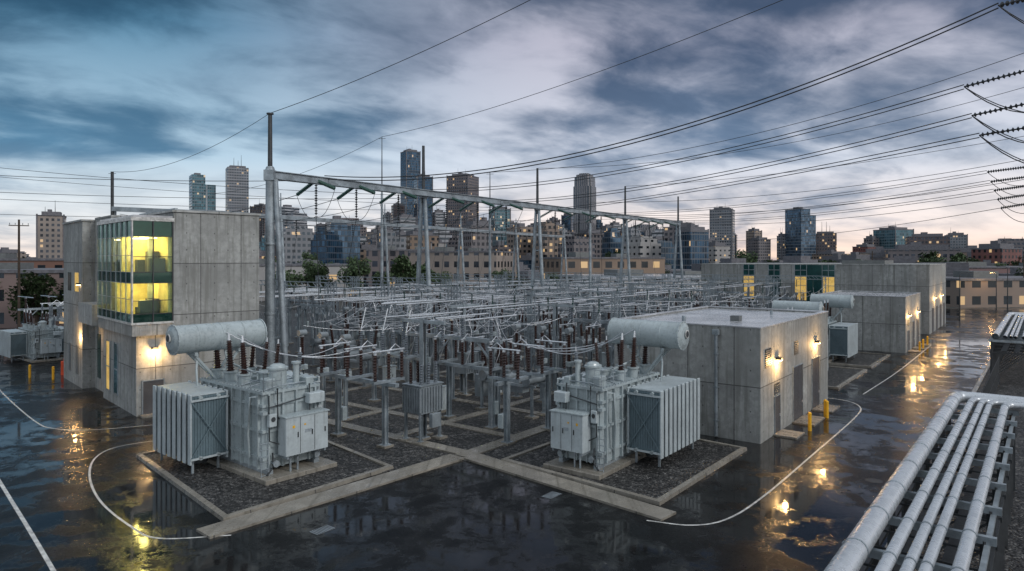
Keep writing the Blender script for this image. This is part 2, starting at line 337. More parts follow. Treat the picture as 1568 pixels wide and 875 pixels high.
# ------------------------------------------------------------------ transformer
def transformer(cons=True,bo=0.,bl=4.9,n=10,kx=1.):
    b=MB()
    def bank(q0,q1):
        z0,z1=.62,4.05
        for i in range(n):
            y=bo+.05+i*(bl/(n-1)); 
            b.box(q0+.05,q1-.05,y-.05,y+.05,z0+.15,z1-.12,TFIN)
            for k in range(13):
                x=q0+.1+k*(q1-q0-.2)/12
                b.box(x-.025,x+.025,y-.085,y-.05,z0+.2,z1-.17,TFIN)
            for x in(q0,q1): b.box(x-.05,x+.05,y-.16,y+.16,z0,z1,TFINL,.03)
        for z in(z0+.25,z1-.2):
            for x in((q0+q1)/2-.45,(q0+q1)/2+.45): b.cyl((x,bo-.15,z),(x,bo+bl+.2,z),.1,.1,TPAINT,8)
        b.box(q0-.03,q1+.03,bo-.15,bo-.11,z1-.35,z1-.25,TFINL); b.box(q0-.03,q1+.03,bo-.15,bo-.11,z0+.2,z0+.3,TFINL)
        b.beam((q0,bo-.13,z0+.3),(q1,bo-.13,z1-.35),.03,.05,TFIN); b.beam((q1,bo-.13,z0+.3),(q0,bo-.13,z1-.35),.03,.05,TFIN)
        b.box(q0+.1,q1-.1,bo,bo+bl,z1-.1,z1-.03,TFINL)
        for y in(bo+1.,bo+bl/2,bo+bl-.9): b.cyl((q0+.92,y,.42),(q0+.92,y,.6),.42,.42,STEELD,14)
        for y in(bo+.3,bo+bl-.2): 
            b.box(q0+.2,q0+.3,y-.05,y+.05,.05,.75,STEEL); b.box(q0+1.5,q0+1.6,y-.05,y+.05,.05,.75,STEEL)
        for y in(bo+1.,bo+bl-1.): 
            for z in(z0+.4,z1-.25): b.cyl((min(q0,2.1)+(.5 if q0<2 else 3.),y,z),((2.1 if q0<2 else q0),y,z),.1,.1,TPAINT,8)
    bank(0,1.85); bank(5.5,7.3)
    b.box(1.6,5.6,-3.1,4.8,.05,.3,KERB,.02)
    for x in(2.3,4.9): b.box(x-.15,x+.15,-2.3,4.5,.3,.5,STEEL)
    b.box(2.1,5.1,-2.,4.2,.5,4.25,TPAINT,.12)
    b.box(1.98,5.22,-2.12,4.32,4.15,4.28,TPAINT)
    for z in(1.05,2.35,3.6):
        b.box(2.0,5.2,-2.1,4.3,z-.07,z+.07,TPAINT)
    for x in(2.35,3.1,3.85,4.6,4.95): b.box(x-.05,x+.05,-2.14,-1.99,.5,4.15,TPAINT)
    for y in(-1.7,-.9,-.1,.8,1.6,2.4,3.2,4.): 
        b.box(1.95,2.11,y-.05,y+.05,.5,4.15,TPAINT); b.box(5.09,5.25,y-.05,y+.05,.5,4.15,TPAINT)
    for x in [2.1+.25*i for i in range(13)]:
        b.cyl((x,-2.06,4.28),(x,-2.06,4.34),.035,.035,STEEL,6)
    for y in [-1.9+.3*i for i in range(21)]: b.cyl((2.04,y,4.28),(2.04,y,4.34),.035,.035,STEEL,6)
    for x in(1.9,5.05):
        b.box(x,x+.25,-2.3,-1.95,1.,1.15,TPAINT); b.box(x,x+.25,-2.3,-1.95,3.2,3.35,TPAINT)
    for y in(.7,2.1,3.5):
        b.cyl((2.65,y,4.2),(2.6,y,4.75),.32,.32,TPAINT,14); b.cyl((2.6,y,4.75),(2.6,y,4.83),.4,.4,TPAINT,14)
        b.ins((2.6,y,4.83),(2.5,y,6.45),.22,PORC,13,12,.62,.72); b.cyl((2.5,y,6.45),(2.49,y,6.8),.09,.05,ALU,8)
    for x,y,h,m in((4.7,-.9,1.2,PORG),(4.5,.9,1.5,PORC),(4.6,2.2,1.5,PORC),(4.5,3.4,1.5,PORC)):
        b.cyl((x,y,4.2),(x,y,4.6),.24,.24,TPAINT,12); b.cyl((x,y,4.6),(x,y,4.66),.3,.3,TPAINT,12)
        b.ins((x,y,4.66),(x+.12,y-.05,4.66+h),.17,m,10,10,.6,.8); b.cyl((x+.12,y-.05,4.66+h),(x+.13,y-.05,4.9+h),.05,.04,ALU,6)
    b.cyl((3.4,-1.1,4.2),(3.4,-1.1,5.15),.45,.45,TPAINT,18); b.cyl((3.4,-1.1,5.15),(3.4,-1.1,5.25),.53,.53,TPAINT,18)
    b.lathe((3.4,-1.1,5.25),(3.4,-1.1,5.42),[(0,.42),(.6,.36),(1,.22)],TPAINT,16)
    b.cyl((3.7,.5,4.2),(3.7,.5,4.75),.38,.38,TPAINT,16); b.cyl((3.7,.5,4.75),(3.7,.5,4.83),.45,.45,TPAINT,16)
    b.cyl((4.15,-1.6,4.2),(4.15,-1.6,5.4),.16,.16,TPAINT,10); b.cyl((4.15,-1.6,5.4),(4.15,-1.6,5.5),.24,.24,TPAINT,10)
    b.box(2.4,2.95,-1.75,-1.1,4.25,4.8,TPAINT,.05); b.box(4.55,5.0,-1.9,-1.3,4.25,4.65,TPAINT,.04)
    for y in(-.3,1.2,2.7): b.box(3.2,3.6,y,y+.35,4.25,4.5+.1*R(),TPAINT,.04)
    if cons:
        z=6.55; xa=.25
        b.cyl((xa,3.5,z),(5.,3.5,z),.74,.74,TPAINT,28)
        for x,sg in((xa,-1),(5.,1)):
            b.lathe((x,3.5,z),(x+sg*.22,3.5,z),[(0,.79),(.3,.79),(.35,.7),(.8,.5),(1,.12)],TPAINT,28)
            for k in range(14):
                t=k*math.tau/14; b.cyl((x,3.5+.76*math.cos(t),z+.76*math.sin(t)),(x+sg*.1,3.5+.76*math.cos(t),z+.76*math.sin(t)),.03,.03,STEEL,5)
        for x in(1.3,2.6,3.8): b.lathe((x-.03,3.5,z),(x+.03,3.5,z),[(0,.75),(.1,.76),(.9,.76),(1,.75)],TPAINT,28)
        b.cyl((xa-.24,3.5,z+.1),(xa-.3,3.5,z+.1),.22,.22,WHITE,16); b.cyl((xa-.3,3.5,z+.1),(xa-.305,3.5,z+.1),.18,.18,STEELD,14)
        for x in(1.2,3.6):
            b.box(x-.08,x+.08,3.,4.,5.68,5.85,TPAINT); b.beam((x,3.2,5.7),(2.4,3.2,4.25),.12,.12,TPAINT); b.beam((x,3.8,5.7),(2.6,3.9,4.25),.12,.12,TPAINT)
        b.tube([(3.,3.5,5.8),(3.,3.3,5.3),(3.,2.4,5.05),(3.,1.2,4.95),(3.4,.9,4.7)],.07,TPAINT,8)
        b.tube([(1.5,3.5,5.8),(1.2,3.0,5.),(1.2,2.9,4.1)],.06,TPAINT,8)
    for y in(-1.85,-.5,.3): b.tube([(2.2,y,4.32),(3.,y,4.45),(4.9,y,4.45),(5.2,y,4.3),(5.28,y,3.)],.035,STEEL,6)
    b.tube([(2.,-1.6,4.),(1.75,-1.4,4.),(1.75,-1.2,2.2),(1.9,-1.1,1.)],.06,TPAINT,8)
    b.tube([(2.7,-2.25,4.4),(2.7,-2.3,3.),(2.75,-2.35,2.9)],.04,STEELD,6); b.tube([(4.5,-2.25,4.4),(4.5,-2.3,2.9)],.04,STEELD,6)
    b.tube([(2.25,-2.25,4.1),(2.25,-2.3,1.9),(2.7,-2.4,1.7)],.035,STEELD,6); b.tube([(2.3,-2.2,3.5),(4.3,-2.2,3.75)],.03,STEELD,6); b.tube([(2.45,-2.25,1.3),(2.45,-2.3,.6),(2.0,-2.5,.35)],.05,STEELD,6)
    b.box(2.2,2.6,-2.4,-2.14,2.6,3.2,TFINL,.02); b.cyl((2.4,-2.4,2.95),(2.4,-2.42,2.95),.12,.12,STEELD,12)
    for p0,p1 in(((2.05,-2.1),(2.05,.3)),((2.05,-2.1),(3.0,-2.1))):
        for h in(4.75,5.2): b.tube([(p0[0],p0[1],h),(p1[0],p1[1],h)],.02,STEEL,5)
        for f in(0,.5,1): x=p0[0]+(p1[0]-p0[0])*f;y=p0[1]+(p1[1]-p0[1])*f; b.tube([(x,y,4.28),(x,y,5.2)],.02,STEEL,5)
    b.box(2.75,5.15,-2.95,-2.2,1.15,3.0,TFINL,.03); b.box(2.7,5.2,-3.,-2.15,3.,3.06,TPAINT)
    for x in(3.54,4.35): b.box(x-.01,x+.01,-2.965,-2.955,1.2,2.95,STEELD)
    for x in(3.4,4.2,4.95): b.box(x-.02,x+.02,-3.0,-2.95,2.,2.25,STEELD)
    b.box(3.1,3.24,-2.96,-2.953,2.47,2.6,YEL)
    b.box(3.75,3.85,-2.96,-2.953,2.52,2.6,YEL); b.box(3.8,4.2,-2.963,-2.953,2.15,2.3,STEEL)
    for x in(2.9,5.): b.box(x-.05,x+.05,-2.9,-2.1,1.0,1.15,STEEL)
    b.tube([(3.2,-2.6,1.15),(3.2,-2.6,.3)],.06,STEEL,6); b.tube([(3.6,-2.6,1.15),(3.6,-2.6,.3)],.06,STEEL,6)
    b.box(5.3,5.7,-1.7,-.9,2.8,3.8,TFINL,.03)
    b.box(4.3,5.2,-2.6,-2.15,3.45,3.95,TFINL,.03)
    for x in(2.5,4.8): b.cyl((x,-2.1,.8),(x,-2.5,.8),.09,.09,STEEL,8); b.cyl((x,-2.5,.8),(x,-2.53,.8),.17,.17,STEEL,10)
    for x in(1.75,2.15): b.tube([(x,-2.45,.1),(x,-2.3,2.)],.025,STEEL,5)
    for k in range(6): b.tube([(1.75,-2.44+.02*k,.35+.3*k),(2.15,-2.44+.02*k,.35+.3*k)],.02,STEEL,4)
    if kx!=1.: b.v=[(x if x<2.1 else 2.1+(x-2.1)*kx,y,z) for x,y,z in b.v]
    return b
TL=transformer(True,1.1,4.0,8).mesh('power_transformer'); TR=transformer(True,.35,4.7,10,.8).mesh('power_transformer_mirrored',True); TS=transformer(False).mesh('station_transformer')
put('power_transformer',TL,(-14.95,32.8,0),math.radians(50))
put('power_transformer',TR,(7.35,34.3,0),SR)
put('power_transformer',TR,W(62.,15.2),SR,sc=.95); put('power_transformer',TR,W(76.5,15.5),SR,sc=.95)
put('station_transformer',TS,(-52.2,71,0),math.radians(50),sc=.78)
# ------------------------------------------------------------------ substation apparatus
def lat(b,x,y,z0,z1,w,m):
    h=w/2
    for i,j in((-1,-1),(1,-1),(1,1),(-1,1)): b.box(x+i*h-.03,x+i*h+.03,y+j*h-.03,y+j*h+.03,z0,z1,m)
    k=int((z1-z0)/w/1.1)
    for i in range(k):
        a=z0+(z1-z0)*i/k;c=z0+(z1-z0)*(i+1)/k; s=1 if i%2 else -1
        for f in(-h,h):
            b.beam((x-h*s,y+f,a),(x+h*s,y+f,c),.03,.03,m); b.beam((x+f,y-h*s,a),(x+f,y+h*s,c),.03,.03,m)
def column(b,x,y,z1,w=.2):
    b.box(x-w/2,x+w/2,y-w*.12,y+w*.12,.05,z1,STEEL); b.box(x-w/2,x-w/2+.03,y-w/2,y+w/2,.05,z1,STEEL); b.box(x+w/2-.03,x+w/2,y-w/2,y+w/2,.05,z1,STEEL)
    b.box(x-w,x+w,y-w,y+w,.12,.15,STEEL); b.box(x-.35,x+.35,y-.35,y+.35,.0,.12,KERB)
def disconnect(m,openb):
    b=MB()
    for y in(-2.1,2.1): column(b,0,y,3.5,.26)
    b.beam((0,-3.1,3.6),(0,3.1,3.6),.28,.2,STEEL)
    for y in(-2.4,0,2.4):
        b.beam((-1.15,y,3.8),(1.15,y,3.8),.18,.16,STEEL)
        for x in(-1.,0,1.):
            b.ins((x,y,3.9),(x,y,5.35),.14,m,9,8,.6)
            b.cyl((x,y,5.35),(x,y,5.45),.1,.1,ALU,8)
        if openb: b.tube([(1,y,5.5),(.55,y,7.1)],.05,ALU,6)
        else: b.tube([(-1.2,y,5.52),(1.2,y,5.52)],.05,ALU,6)
        b.tube([(0,y,5.5),(.5,y,5.85),(1.,y,5.5)],.03,WIREL,4)
    b.box(.15,.5,1.85,2.35,.9,1.7,TPAINT,.02); b.tube([(.25,2.1,1.7),(.25,2.1,3.7)],.03,STEEL,5)
    return b.mesh('disconnect_switch')
def breaker(m):
    b=MB()
    for y in(-1.9,0,1.9):
        b.cyl((-.95,y,2.5),(.95,y,2.5),.3,.3,BRKP,14); b.cyl((-1.02,y,2.5),(-.95,y,2.5),.36,.36,BRKP,14); b.cyl((.95,y,2.5),(1.02,y,2.5),.36,.36,BRKP,14)
        for s in(-1,1):
            b.cyl((s*.55,y,2.6),(s*.66,y,3.15),.2,.18,BRKP,12)
            b.ins((s*.66,y,3.15),(s*.95,y,5.0),.18,m,14,10,.6,.75); b.cyl((s*.95,y,5.),(s*.98,y,5.3),.06,.05,ALU,6)
    for y in(-2.2,2.2):
        for x in(-.7,.7): column(b,x,y,2.1,.16)
    for x in(-.7,.7): b.beam((x,-2.5,2.1),(x,2.5,2.1),.14,.16,STEEL)
    b.box(-.45,.45,2.5,3.1,.8,2.4,BRKP,.03); b.box(-.4,.4,-1.2,1.2,1.5,1.95,BRKP,.03)
    return b.mesh('circuit_breaker')
def ctstand(m):
    b=MB()
    for y in(-2.4,0,2.4):
        column(b,0,y,2.9,.22); b.box(-.3,.3,y-.3,y+.3,2.9,3.25,TPAINT,.03)
        b.ins((0,y,3.25),(0,y,5.25),.2,m,13,10,.62,.85)
        b.cyl((-.3,y,5.48),(.3,y,5.48),.22,.22,BRKP,12); b.cyl((0,y,5.2),(0,y,5.35),.13,.17,ALU,10)
        b.box(-.16,.16,y+.15,y+.35,1.1,1.5,TPAINT)
    return b.mesh('current_transformer')
def arrester(m):
    b=MB()
    column(b,0,-1.6,3.1,.2);column(b,0,1.6,3.1,.2); b.beam((0,-2.7,3.2),(0,2.7,3.2),.2,.2,STEEL)
    for y in(-2.4,0,2.4):
        b.ins((0,y,3.3),(0,y,4.9),.13,m,12,8,.65); 
        ring=[(.3*math.cos(t*math.tau/12),y+.3*math.sin(t*math.tau/12),4.75) for t in range(13)]; b.tube(ring,.025,ALU,4)
        b.cyl((0,y,4.9),(0,y,5.1),.05,.05,ALU,6)
    return b.mesh('surge_arrester')
def bussup(m,h=5.4):
    b=MB()
    for y in(-2.4,2.4): column(b,0,y,h,.28)
    b.beam((0,-3.2,h+.12),(0,3.2,h+.12),.25,.25,STEEL)
    b.beam((0,-2.4,h-1.2),(0,-1.2,h),.1,.1,STEEL); b.beam((0,2.4,h-1.2),(0,1.2,h),.1,.1,STEEL)
    for y in(-2.4,0,2.4):
        b.ins((0,y,h+.25),(0,y,h+1.45),.14,m,8,8,.6); b.box(-.12,.12,y-.09,y+.09,h+1.45,h+1.52,ALU)
        b.tube([(-2.6,y,h+1.6),(2.6,y,h+1.6)],.06,ALU,6)
        b.tube([(.4,y,h+1.55),(.5,y-.3,h+.6),(.2,y-.5,h-.6),(0,y-.2,h-1.6)],.022,WIREL,4)
    return b.mesh('bus_support')
def portal():
    b=MB()
    for y in(-4,4): lat(b,0,y,.05,8.2,.45,STEEL); b.box(-.5,.5,y-.5,y+.5,0,.15,KERB)
    for z in(7.7,8.2):
        for x in(-.22,.22): b.beam((x,-4.4,z),(x,4.4,z),.07,.07,STEEL)
    for i in range(16):
        y=-4.4+i*.55; s=.22 if i%2 else -.22
        b.beam((s,y,7.7),(s,y+.55,8.2),.035,.035,STEEL); b.beam((s,y,8.2),(-s,y+.55,8.2),.035,.035,STEEL)
    for y in(-2.4,0,2.4):
        b.ins((.2,y,7.6),(.2,y,6.5),.12,GLI,9,8,.3); b.tube([(.2,y,6.5),(.2,y-.1,5.6)],.02,WIREL,4)
    return b.mesh('steel_portal')
DS=[disconnect(PORC,False),disconnect(PORG,True),disconnect(PORG,False)]
BR=[breaker(PORC),breaker(PORG)]; CT=[ctstand(PORC),ctstand(PORG)]; AR=[arrester(PORG)]; BS=[bussup(PORG),bussup(PORC,4.6)]; PO=portal()
kinds=[('disconnect_switch',DS),('circuit_breaker',BR),('current_transformer',CT),('disconnect_switch',DS),('bus_support',BS),('surge_arrester',AR),('circuit_breaker',BR),('bus_support',BS)]
bays=[29.5,37.8,46.5,55.5,64.5,73.5,82.5]
tops=[]
for bi,bb in enumerate(bays):
    a=33.+(bi%2)*1.5+ (1 if bb<34 else 0)
    if bb>40: a=38+(bb-46)*.5
    k=bi*3
    while a<138:
        nm,ms=kinds[k%8]; o=W(a,bb+U(-.3,.3),.03)
        put(nm,random.choice(ms),o,SR+(math.pi if R()<.3 else 0)); tops.append((a,bb))
        a+=U(3.5,4.4)+(0 if a<80 else .8); k+=1
for a in(44,62,84,108):
    for bb in bays[::1]: put('steel_portal',PO,W(a+2.1,bb,.03),SR)
put('disconnect_switch',DS[0],(-8.9,40.2,.03),SR+.0); put('current_transformer',CT[0],(-13.,47.,.03),SR)
put('disconnect_switch',DS[0],(1.,41.2,.03),SR+math.pi/2)
put('bus_support',BS[0],(-3.2,44.6,.03),SR)
b=MB()
column(b,0,0,7.2,.3); b.box(-.9,.9,-.75,.75,1.7,3.3,BRKP,.05); b.box(-.95,.95,-.8,.8,3.3,3.36,STEEL)
for x in(-.6,0,.6): b.ins((x,.4,3.36),(x,.45,4.6),.12,PORC,8,8,.6); b.ins((x,-.45,3.36),(x,-.5,4.6),.12,PORG,8,8,.6)
for k in range(8):
    x=-.8+k*.228; b.box(x-.03,x+.03,-.83,-.75,1.8,3.2,BRKP); b.box(-.98,-.9,-.7+k*.2-.03,-.7+k*.2+.03,1.8,3.2,BRKP)
for x,y in((-.8,-.6),(.8,-.6),(.8,.6),(-.8,.6)): column(b,x,y,1.7,.14)
b.box(-.35,.35,-1.15,-.84,.9,1.7,BRKP,.03); b.beam((0,-1.8,7.0),(0,1.8,7.0),.2,.2,STEEL)
for y in(-1.6,0,1.6): b.ins((0,y,6.9),(0,y,5.8),.12,PORG,8,8,.5)
b.tube([(.1,0,7.),(.1,0,.2)],.06,STEELD,6)
RG=b.mesh('voltage_regulator')
put('voltage_regulator',RG,(-5.3,40.6,.03),SR); put('voltage_regulator',RG,W(46,31.),SR); put('voltage_regulator',RG,W(41,36.5),SR+1.57)
b=MB()
for bb in(33.6,42.,51,60,69):
    for dy in(-.9,.9):
        b.tube([W(38,bb+dy,7.05),W(132,bb+dy,7.05)],.07,ALU,6)
b.obj('busbar_tubes')
b=MB()
for n in range(210):
    a,bb=random.choice(tops); y=random.choice((-2.4,0,2.4))
    da=U(3.5,9)*random.choice((1,1,-1)); db=U(-1,1)*(1 if R()<.6 else 5)
    b.wire(W(a,bb+y,5.5+U(-.3,1.2)),W(a+da,bb+y+db,5.6+U(-.3,1.6)),U(.2,.9),.022,WIREL,8,3)
for n in range(34):
    b.wire(W(36+U(-3,2),U(26,48),5.6),W(U(44,60),U(38,54),7.4+U(0,.8)),U(.3,1.2),.022,WIREL,12,3)
for n in range(10):
    b.wire(W(50+U(-1,1),52+U(-1,1),8.+U(0,.3)),W(U(34,80),U(24,32),6.2),U(.5,1.4),.025,WIREL,14,3)
for i,(px_,py_) in enumerate(((-14.3,35.6),(-15.3,36.6),(-16.2,37.5))): b.wire((px_,py_,6.8),(-10.5+i*1.5,41.5-i*1.3,5.55),.9,.025,WIREL,12,4)
for i,(px_,py_) in enumerate(((6.0,37.),(6.8,38.1),(7.6,39.2))): b.wire((px_,py_,6.8),(1.-i*.9+.5,40.7+i*1.2,5.55),.8,.025,WIREL,12,4)
b.obj('jumper_conductors')
def cab(): 
    b=MB(); b.box(-.5,.5,-.3,.3,.15,1.75,TFINL,.03); b.box(-.55,.55,-.35,.35,1.75,1.8,TPAINT); b.box(-.6,.6,-.4,.4,0,.15,KERB); b.box(-.01,.01,-.31,-.302,.2,1.7,STEELD); b.box(.06,.1,-.34,-.3,.9,1.1,STEELD); return b.mesh('marshalling_cabinet')
CB=cab()
for a,bb in((35,33.5),(42,34),(50,42),(39,43),(57,33),(66,42),(72,51),(46,52)): put('marshalling_cabinet',CB,W(a,bb,.03),SR+random.choice((0,math.pi/2)))
# ------------------------------------------------------------------ main gantry
GP=[(-20.8,58.7),(-9.8,75.5),(3.5,94.),(19.4,117.),(33.1,136.)]
b=MB()
gd=(Vector(GP[-1])-Vector(GP[0])).normalized(); gn=Vector((-gd.y,gd.x))
for i,(x,y) in enumerate(GP):
    if i==0:
        b.cyl((x,y,0),(x,y,18.6),.44,.36,STEEL,16); b.cyl((x,y,18.4),(x,y,23.3),.2,.17,STEELD,12); b.cyl((x,y,18.3),(x,y,18.7),.46,.3,STEEL,16)
        b.cyl((x,y,23.2),(x,y,23.3),.3,.3,STEELD,12)
        b.cyl((x+1.5,y-.3,0),(x+.45,y,17.6),.27,.22,STEEL,14)
        for z in(6,12.): b.cyl((x,y,z),(x,y,z+.15),.5,.5,STEEL,16)
        for z in(4.,9.,14.): b.beam((x,y,z),(x+1.4-z*.05,y-.2,z),.1,.12,STEEL)
    else:
        for s in(-1,1):
            f=Vector((x,y))+gn*1.25*s; b.cyl((f.x,f.y,0),(x+gn.x*.2*s,y+gn.y*.2*s,18),.3,.2,STEEL,12)
        for z in(4,8,12,15.5):
            k=1.25-(1.05*z/18); b.beam((x+gn.x*k,y+gn.y*k,z),(x-gn.x*k,y-gn.y*k,z),.12,.15,STEEL)
        b.cyl((x,y,17),(x,y,23.3),.2,.15,STEELD,10)
    b.box(x-.42,x+.42,y-.42,y+.42,17.5,18.4,STEEL)
pts=[Vector((x,y,18)) for x,y in GP]
b.beam(pts[0],pts[-1],.5,.5,STEEL); b.beam(pts[0]+Vector((0,0,.31)),pts[-1]+Vector((0,0,.31)),.8,.07,STEEL); b.beam(pts[0]-Vector((0,0,.31)),pts[-1]-Vector((0,0,.31)),.8,.07,STEEL)
for k in range(60):
    p=pts[0].lerp(pts[-1],(k+.5)/60); b.box(p.x-.04,p.x+.04,p.y-.32,p.y+.32,17.72,18.28,STEEL)
b.obj('line_gantry')
b=MB(); wr=MB()
for i in range(4):
    p=pts[i];d=pts[i+1]-p
    for k in(.17,.42,.68) if i else (.25,.5,.8):
        a=p+d*k; n3=Vector((gn.x,gn.y,0))
        b.ins(a-Vector((0,0,.4)),a-Vector((0,0,3.2)),.17,STEELD,12,8,.3)
        e=a+n3*2.8-Vector((0,0,1.2)); b.ins(a+n3*.3-Vector((0,0,.1)),e,.19,GLI,13,8,.3)
        e2=a-n3*2.6-Vector((0,0,.9)); b.ins(a-n3*.3-Vector((0,0,.1)),e2,.19,GLI,13,8,.3)
        wr.wire(e,a-Vector((0,0,3.3)),.9,.03,WIRE,8); wr.wire(e2,a-Vector((0,0,3.3)),.9,.03,WIRE,8)
        wr.wire(a-Vector((0,0,3.3)),a+Vector((U(-2,2),U(-3,1),-11.5)),-.2,.03,WIRE,8)
        wr.wire(e,e+n3*34+Vector((0,0,-.5)),1.2,.03,WIRE,14)
b.obj('insulator_strings')
RP=[(-34,76.),(-28.8,85),(-19,102),(-9.,120.),(.8,138.),(12,158)]
r=MB()
for x,y in RP:
    for s in(-1,1):
        r.cyl((x+gn.x*1.2*s,y+gn.y*1.2*s,0),(x+gn.x*.15*s,y+gn.y*.15*s,15.8),.24,.17,STEEL,8)
    r.cyl((x,y,15),(x,y,19.),.14,.08,STEEL,8)
r.beam((RP[0][0],RP[0][1],16),(RP[-1][0],RP[-1][1],16),.5,.5,STEEL)
for k in range(18):
    f=(k+.5)/18; p=Vector((RP[0][0],RP[0][1],16)).lerp(Vector((RP[-1][0],RP[-1][1],16)),f)
    r.ins(p-Vector((0,0,.3)),p-Vector((0,0,2.4)),.15,STEELD,8,6,.3); wr.wire(p-Vector((0,0,2.4)),p+Vector((U(-2,2),-2,-9)),0,.025,WIRE,3)
r.obj('line_gantry')
for x,y,z in((-18.1,95,27.8),(-52.7,90,22.3),(-3.1,96,23.),(11.,96,22.)):  # the last two poles stand in for drop conductors of the overhead line
    m=MB(); m.cyl((x,y,0),(x,y,z*.72),.22,.16,STEEL,8); m.cyl((x,y,z*.72),(x,y,z),.1 if x>-50 else .2,.05 if x>-50 else .2,STEELD,6); m.cyl((x,y,0),(x,y,.3),.45,.45,KERB,10)
    m.beam((x-.5,y,z-.25),(x+.5,y,z-.25),.05,.05,STEELD); m.obj('lightning_mast')
m=MB(); m.beam((-52.7,90,17.4),(-36,92,16.8),.5,.6,STEEL); m.cyl((-36,92,0),(-36,92,17),.3,.25,STEEL,8); m.cyl((-52.7,90.5,0),(-52.7,90.5,17.6),.3,.25,STEEL,8); m.obj('line_gantry')
# ------------------------------------------------------------------ overhead line and its tower
tw=MB(); tw.cyl((36.5,40,0),(36.5,40,29),.75,.35,STEEL,16)
isr=MB()
def span(att,arm,end,sag,twin=True,r=.035):
    att=Vector(att);arm=Vector(arm);end=Vector(end)
    isr.ins(arm,att,.17,STEELD,20,8,.3)
    if twin:
        for dz in(-.14,.14): wr.wire(att+Vector((0,0,dz)),end+Vector((0,0,dz)),sag,r,WIRE,30,5)
    else: wr.wire(att,end,sag,r,WIRE,30,5)
def onb(i,k): p=pts[i]; return p+(pts[i+1]-p)*k
span((28.5,40,25.6),(34.5,40,27.),onb(0,.3)+Vector((0,0,.4)),3.2,True,.045)
span((29.8,45,22.1),(34.8,42.5,23.2),onb(1,.05)+Vector((0,0,.4)),1.6)
span((30.3,45,20.2),(35.2,42.5,21.1),onb(1,.6),1.2)
span((30.8,45,18.9),(35.6,42.5,19.5),onb(2,.2),.5)
for att,arm in(((28.5,40,25.6),(34.5,40,27.)),((29.8,45,22.1),(34.8,42.5,23.2)),((30.3,45,20.2),(35.2,42.5,21.1)),((30.8,45,18.9),(35.6,42.5,19.5))):
    tw.beam(arm,(36.5,40,arm[2]+.6),.25,.3,STEEL); wr.wire(att,Vector(arm)+Vector((1,-2,-1.5)),2.0,.035,WIRE,12); wr.wire(att,Vector(arm)+Vector((1.5,-1,-3)),1.2,.03,WIRE,12)
tw.obj('transmission_tower')
tw=MB(); tw.cyl((56,70,0),(56,70,24),.6,.3,STEEL,14)
ends=[onb(2,.7),onb(3,.2),onb(3,.6),onb(3,.9),(38,150,15)]
for j,z in enumerate((19.7,18.7,17.8,16.9,16.)):
    att=(48.7+j*.35,70,z); arm=(53.,69,z+.5)
    span(att,arm,ends[j],.9+.1*j,j<3,.03); tw.beam(arm,(56,70,z+.7),.2,.22,STEEL); wr.wire(att,(53.5,68.5,z-.6),1.2,.03,WIRE,10)
tw.obj('transmission_tower')
isr.obj('strain_insulator_strings')
wr.wire((-20.8,58.7,23.3),(1.55,45,28+0.),.4,.028,WIRE,20); wr.wire((1.55,45,28.),(13,33,27.2),0.2,.028,WIRE,8)
wr.wire((-18.1,95,27.8),(20,50,29.8),1.,.03,WIRE,20)
wr.wire((20,50,29.8),(36.5,40,31),.3,.03,WIRE,8)
wr.wire((-20.8,58.7,23.3),(-52.7,90,22.3),1.5,.025,WIRE,14)
wr.wire((-18.1,95,27.8),(-52.7,120,22.3),1.5,.03,WIRE,14)
wr.wire((-3.1,96,23.),(48,62,30),2.5,.03,WIRE,24)
wr.wire((3.5,94,23.3),(50,66,27.5),2.,.026,WIRE,24); wr.wire((19.4,117,23.3),(56,70,24),1.,.026,WIRE,20)
for dz in(0,1.8): wr.wire((11,96,17.+dz),(56,72,19.5+dz*1.2),1.4,.028,WIRE,24)
for z,y,e in((22.4,78,0),(20.,80,1),(19.3,84,2),(17.,84,3),(24.8,90,1),(23.5,95,2)):
    wr.wire((-85,y,z),onb(e,.3)+Vector((0,0,.1)),.9,.028,WIRE,18)
wr.obj('overhead_conductors')
# ------------------------------------------------------------------ control building (left)
LR=math.atan2(.687,.727); LO=(-25.6,46,0)
b=MB()
b.box(.35,8.6,.35,9.3,0,5.5,CONC)
b.box(0,8.73,0,9.3,5.5,6.3,CONC)
b.box(2.62,8.73,0,9.3,6.3,14.05,CONC)
b.box(.9,8.4,9.3,14.6,0,14.2,CONC)
b.box(0,8.73,14.6,22,0,13.9,CONC)
b.box(-.35,.9,9.6,14.3,5.6,7.2,CONCL)
b.box(2.5,8.85,-.1,9.4,14.05,14.2,CONCL); b.box(-.1,8.85,14.5,22.1,13.9,14.05,CONCL)
root=b.obj('control_building',LO,LR)
WARMW=simple('warm_room_wall',(.66,.55,.28),.7,0,.2)
b=MB()
b.box(-.08,2.6,-.08,9.3,6.28,6.42,WHITE); b.box(-.1,2.66,-.1,9.3,13.35,13.6,WHITE); b.box(.1,2.6,.1,9.2,13.6,13.75,ROOFW)
b.box(.12,2.6,.12,9.2,9.25,9.8,CONCL); b.box(.12,2.6,.12,9.2,12.3,12.45,CONCL)
b.box(2.3,2.6,.15,9.1,6.4,13.3,WARMW)
b.box(.2,2.3,4.6,4.75,6.4,9.2,WARMW); b.box(.2,2.3,3.4,3.55,9.8,12.3,WARMW)
b.box(1.35,1.6,1.2,1.5,6.4,12.3,CONCL)
for z0,z1 in((12.3,13.35),(9.1,9.85),(6.42,7.0)):
    b.box(.03,2.58,.03,.09,z0,z1,TEAL); b.box(.03,.09,.09,9.2,z0,z1,TEAL)
for y in(1.8,5.2,6.9):
    for z in(6.42,9.8): b.box(1.6,2.2,y,y+1.1,z,z+1.5,DOORG); b.box(.9,1.4,y+.4,y+1.,z,z+.9,STEELD)
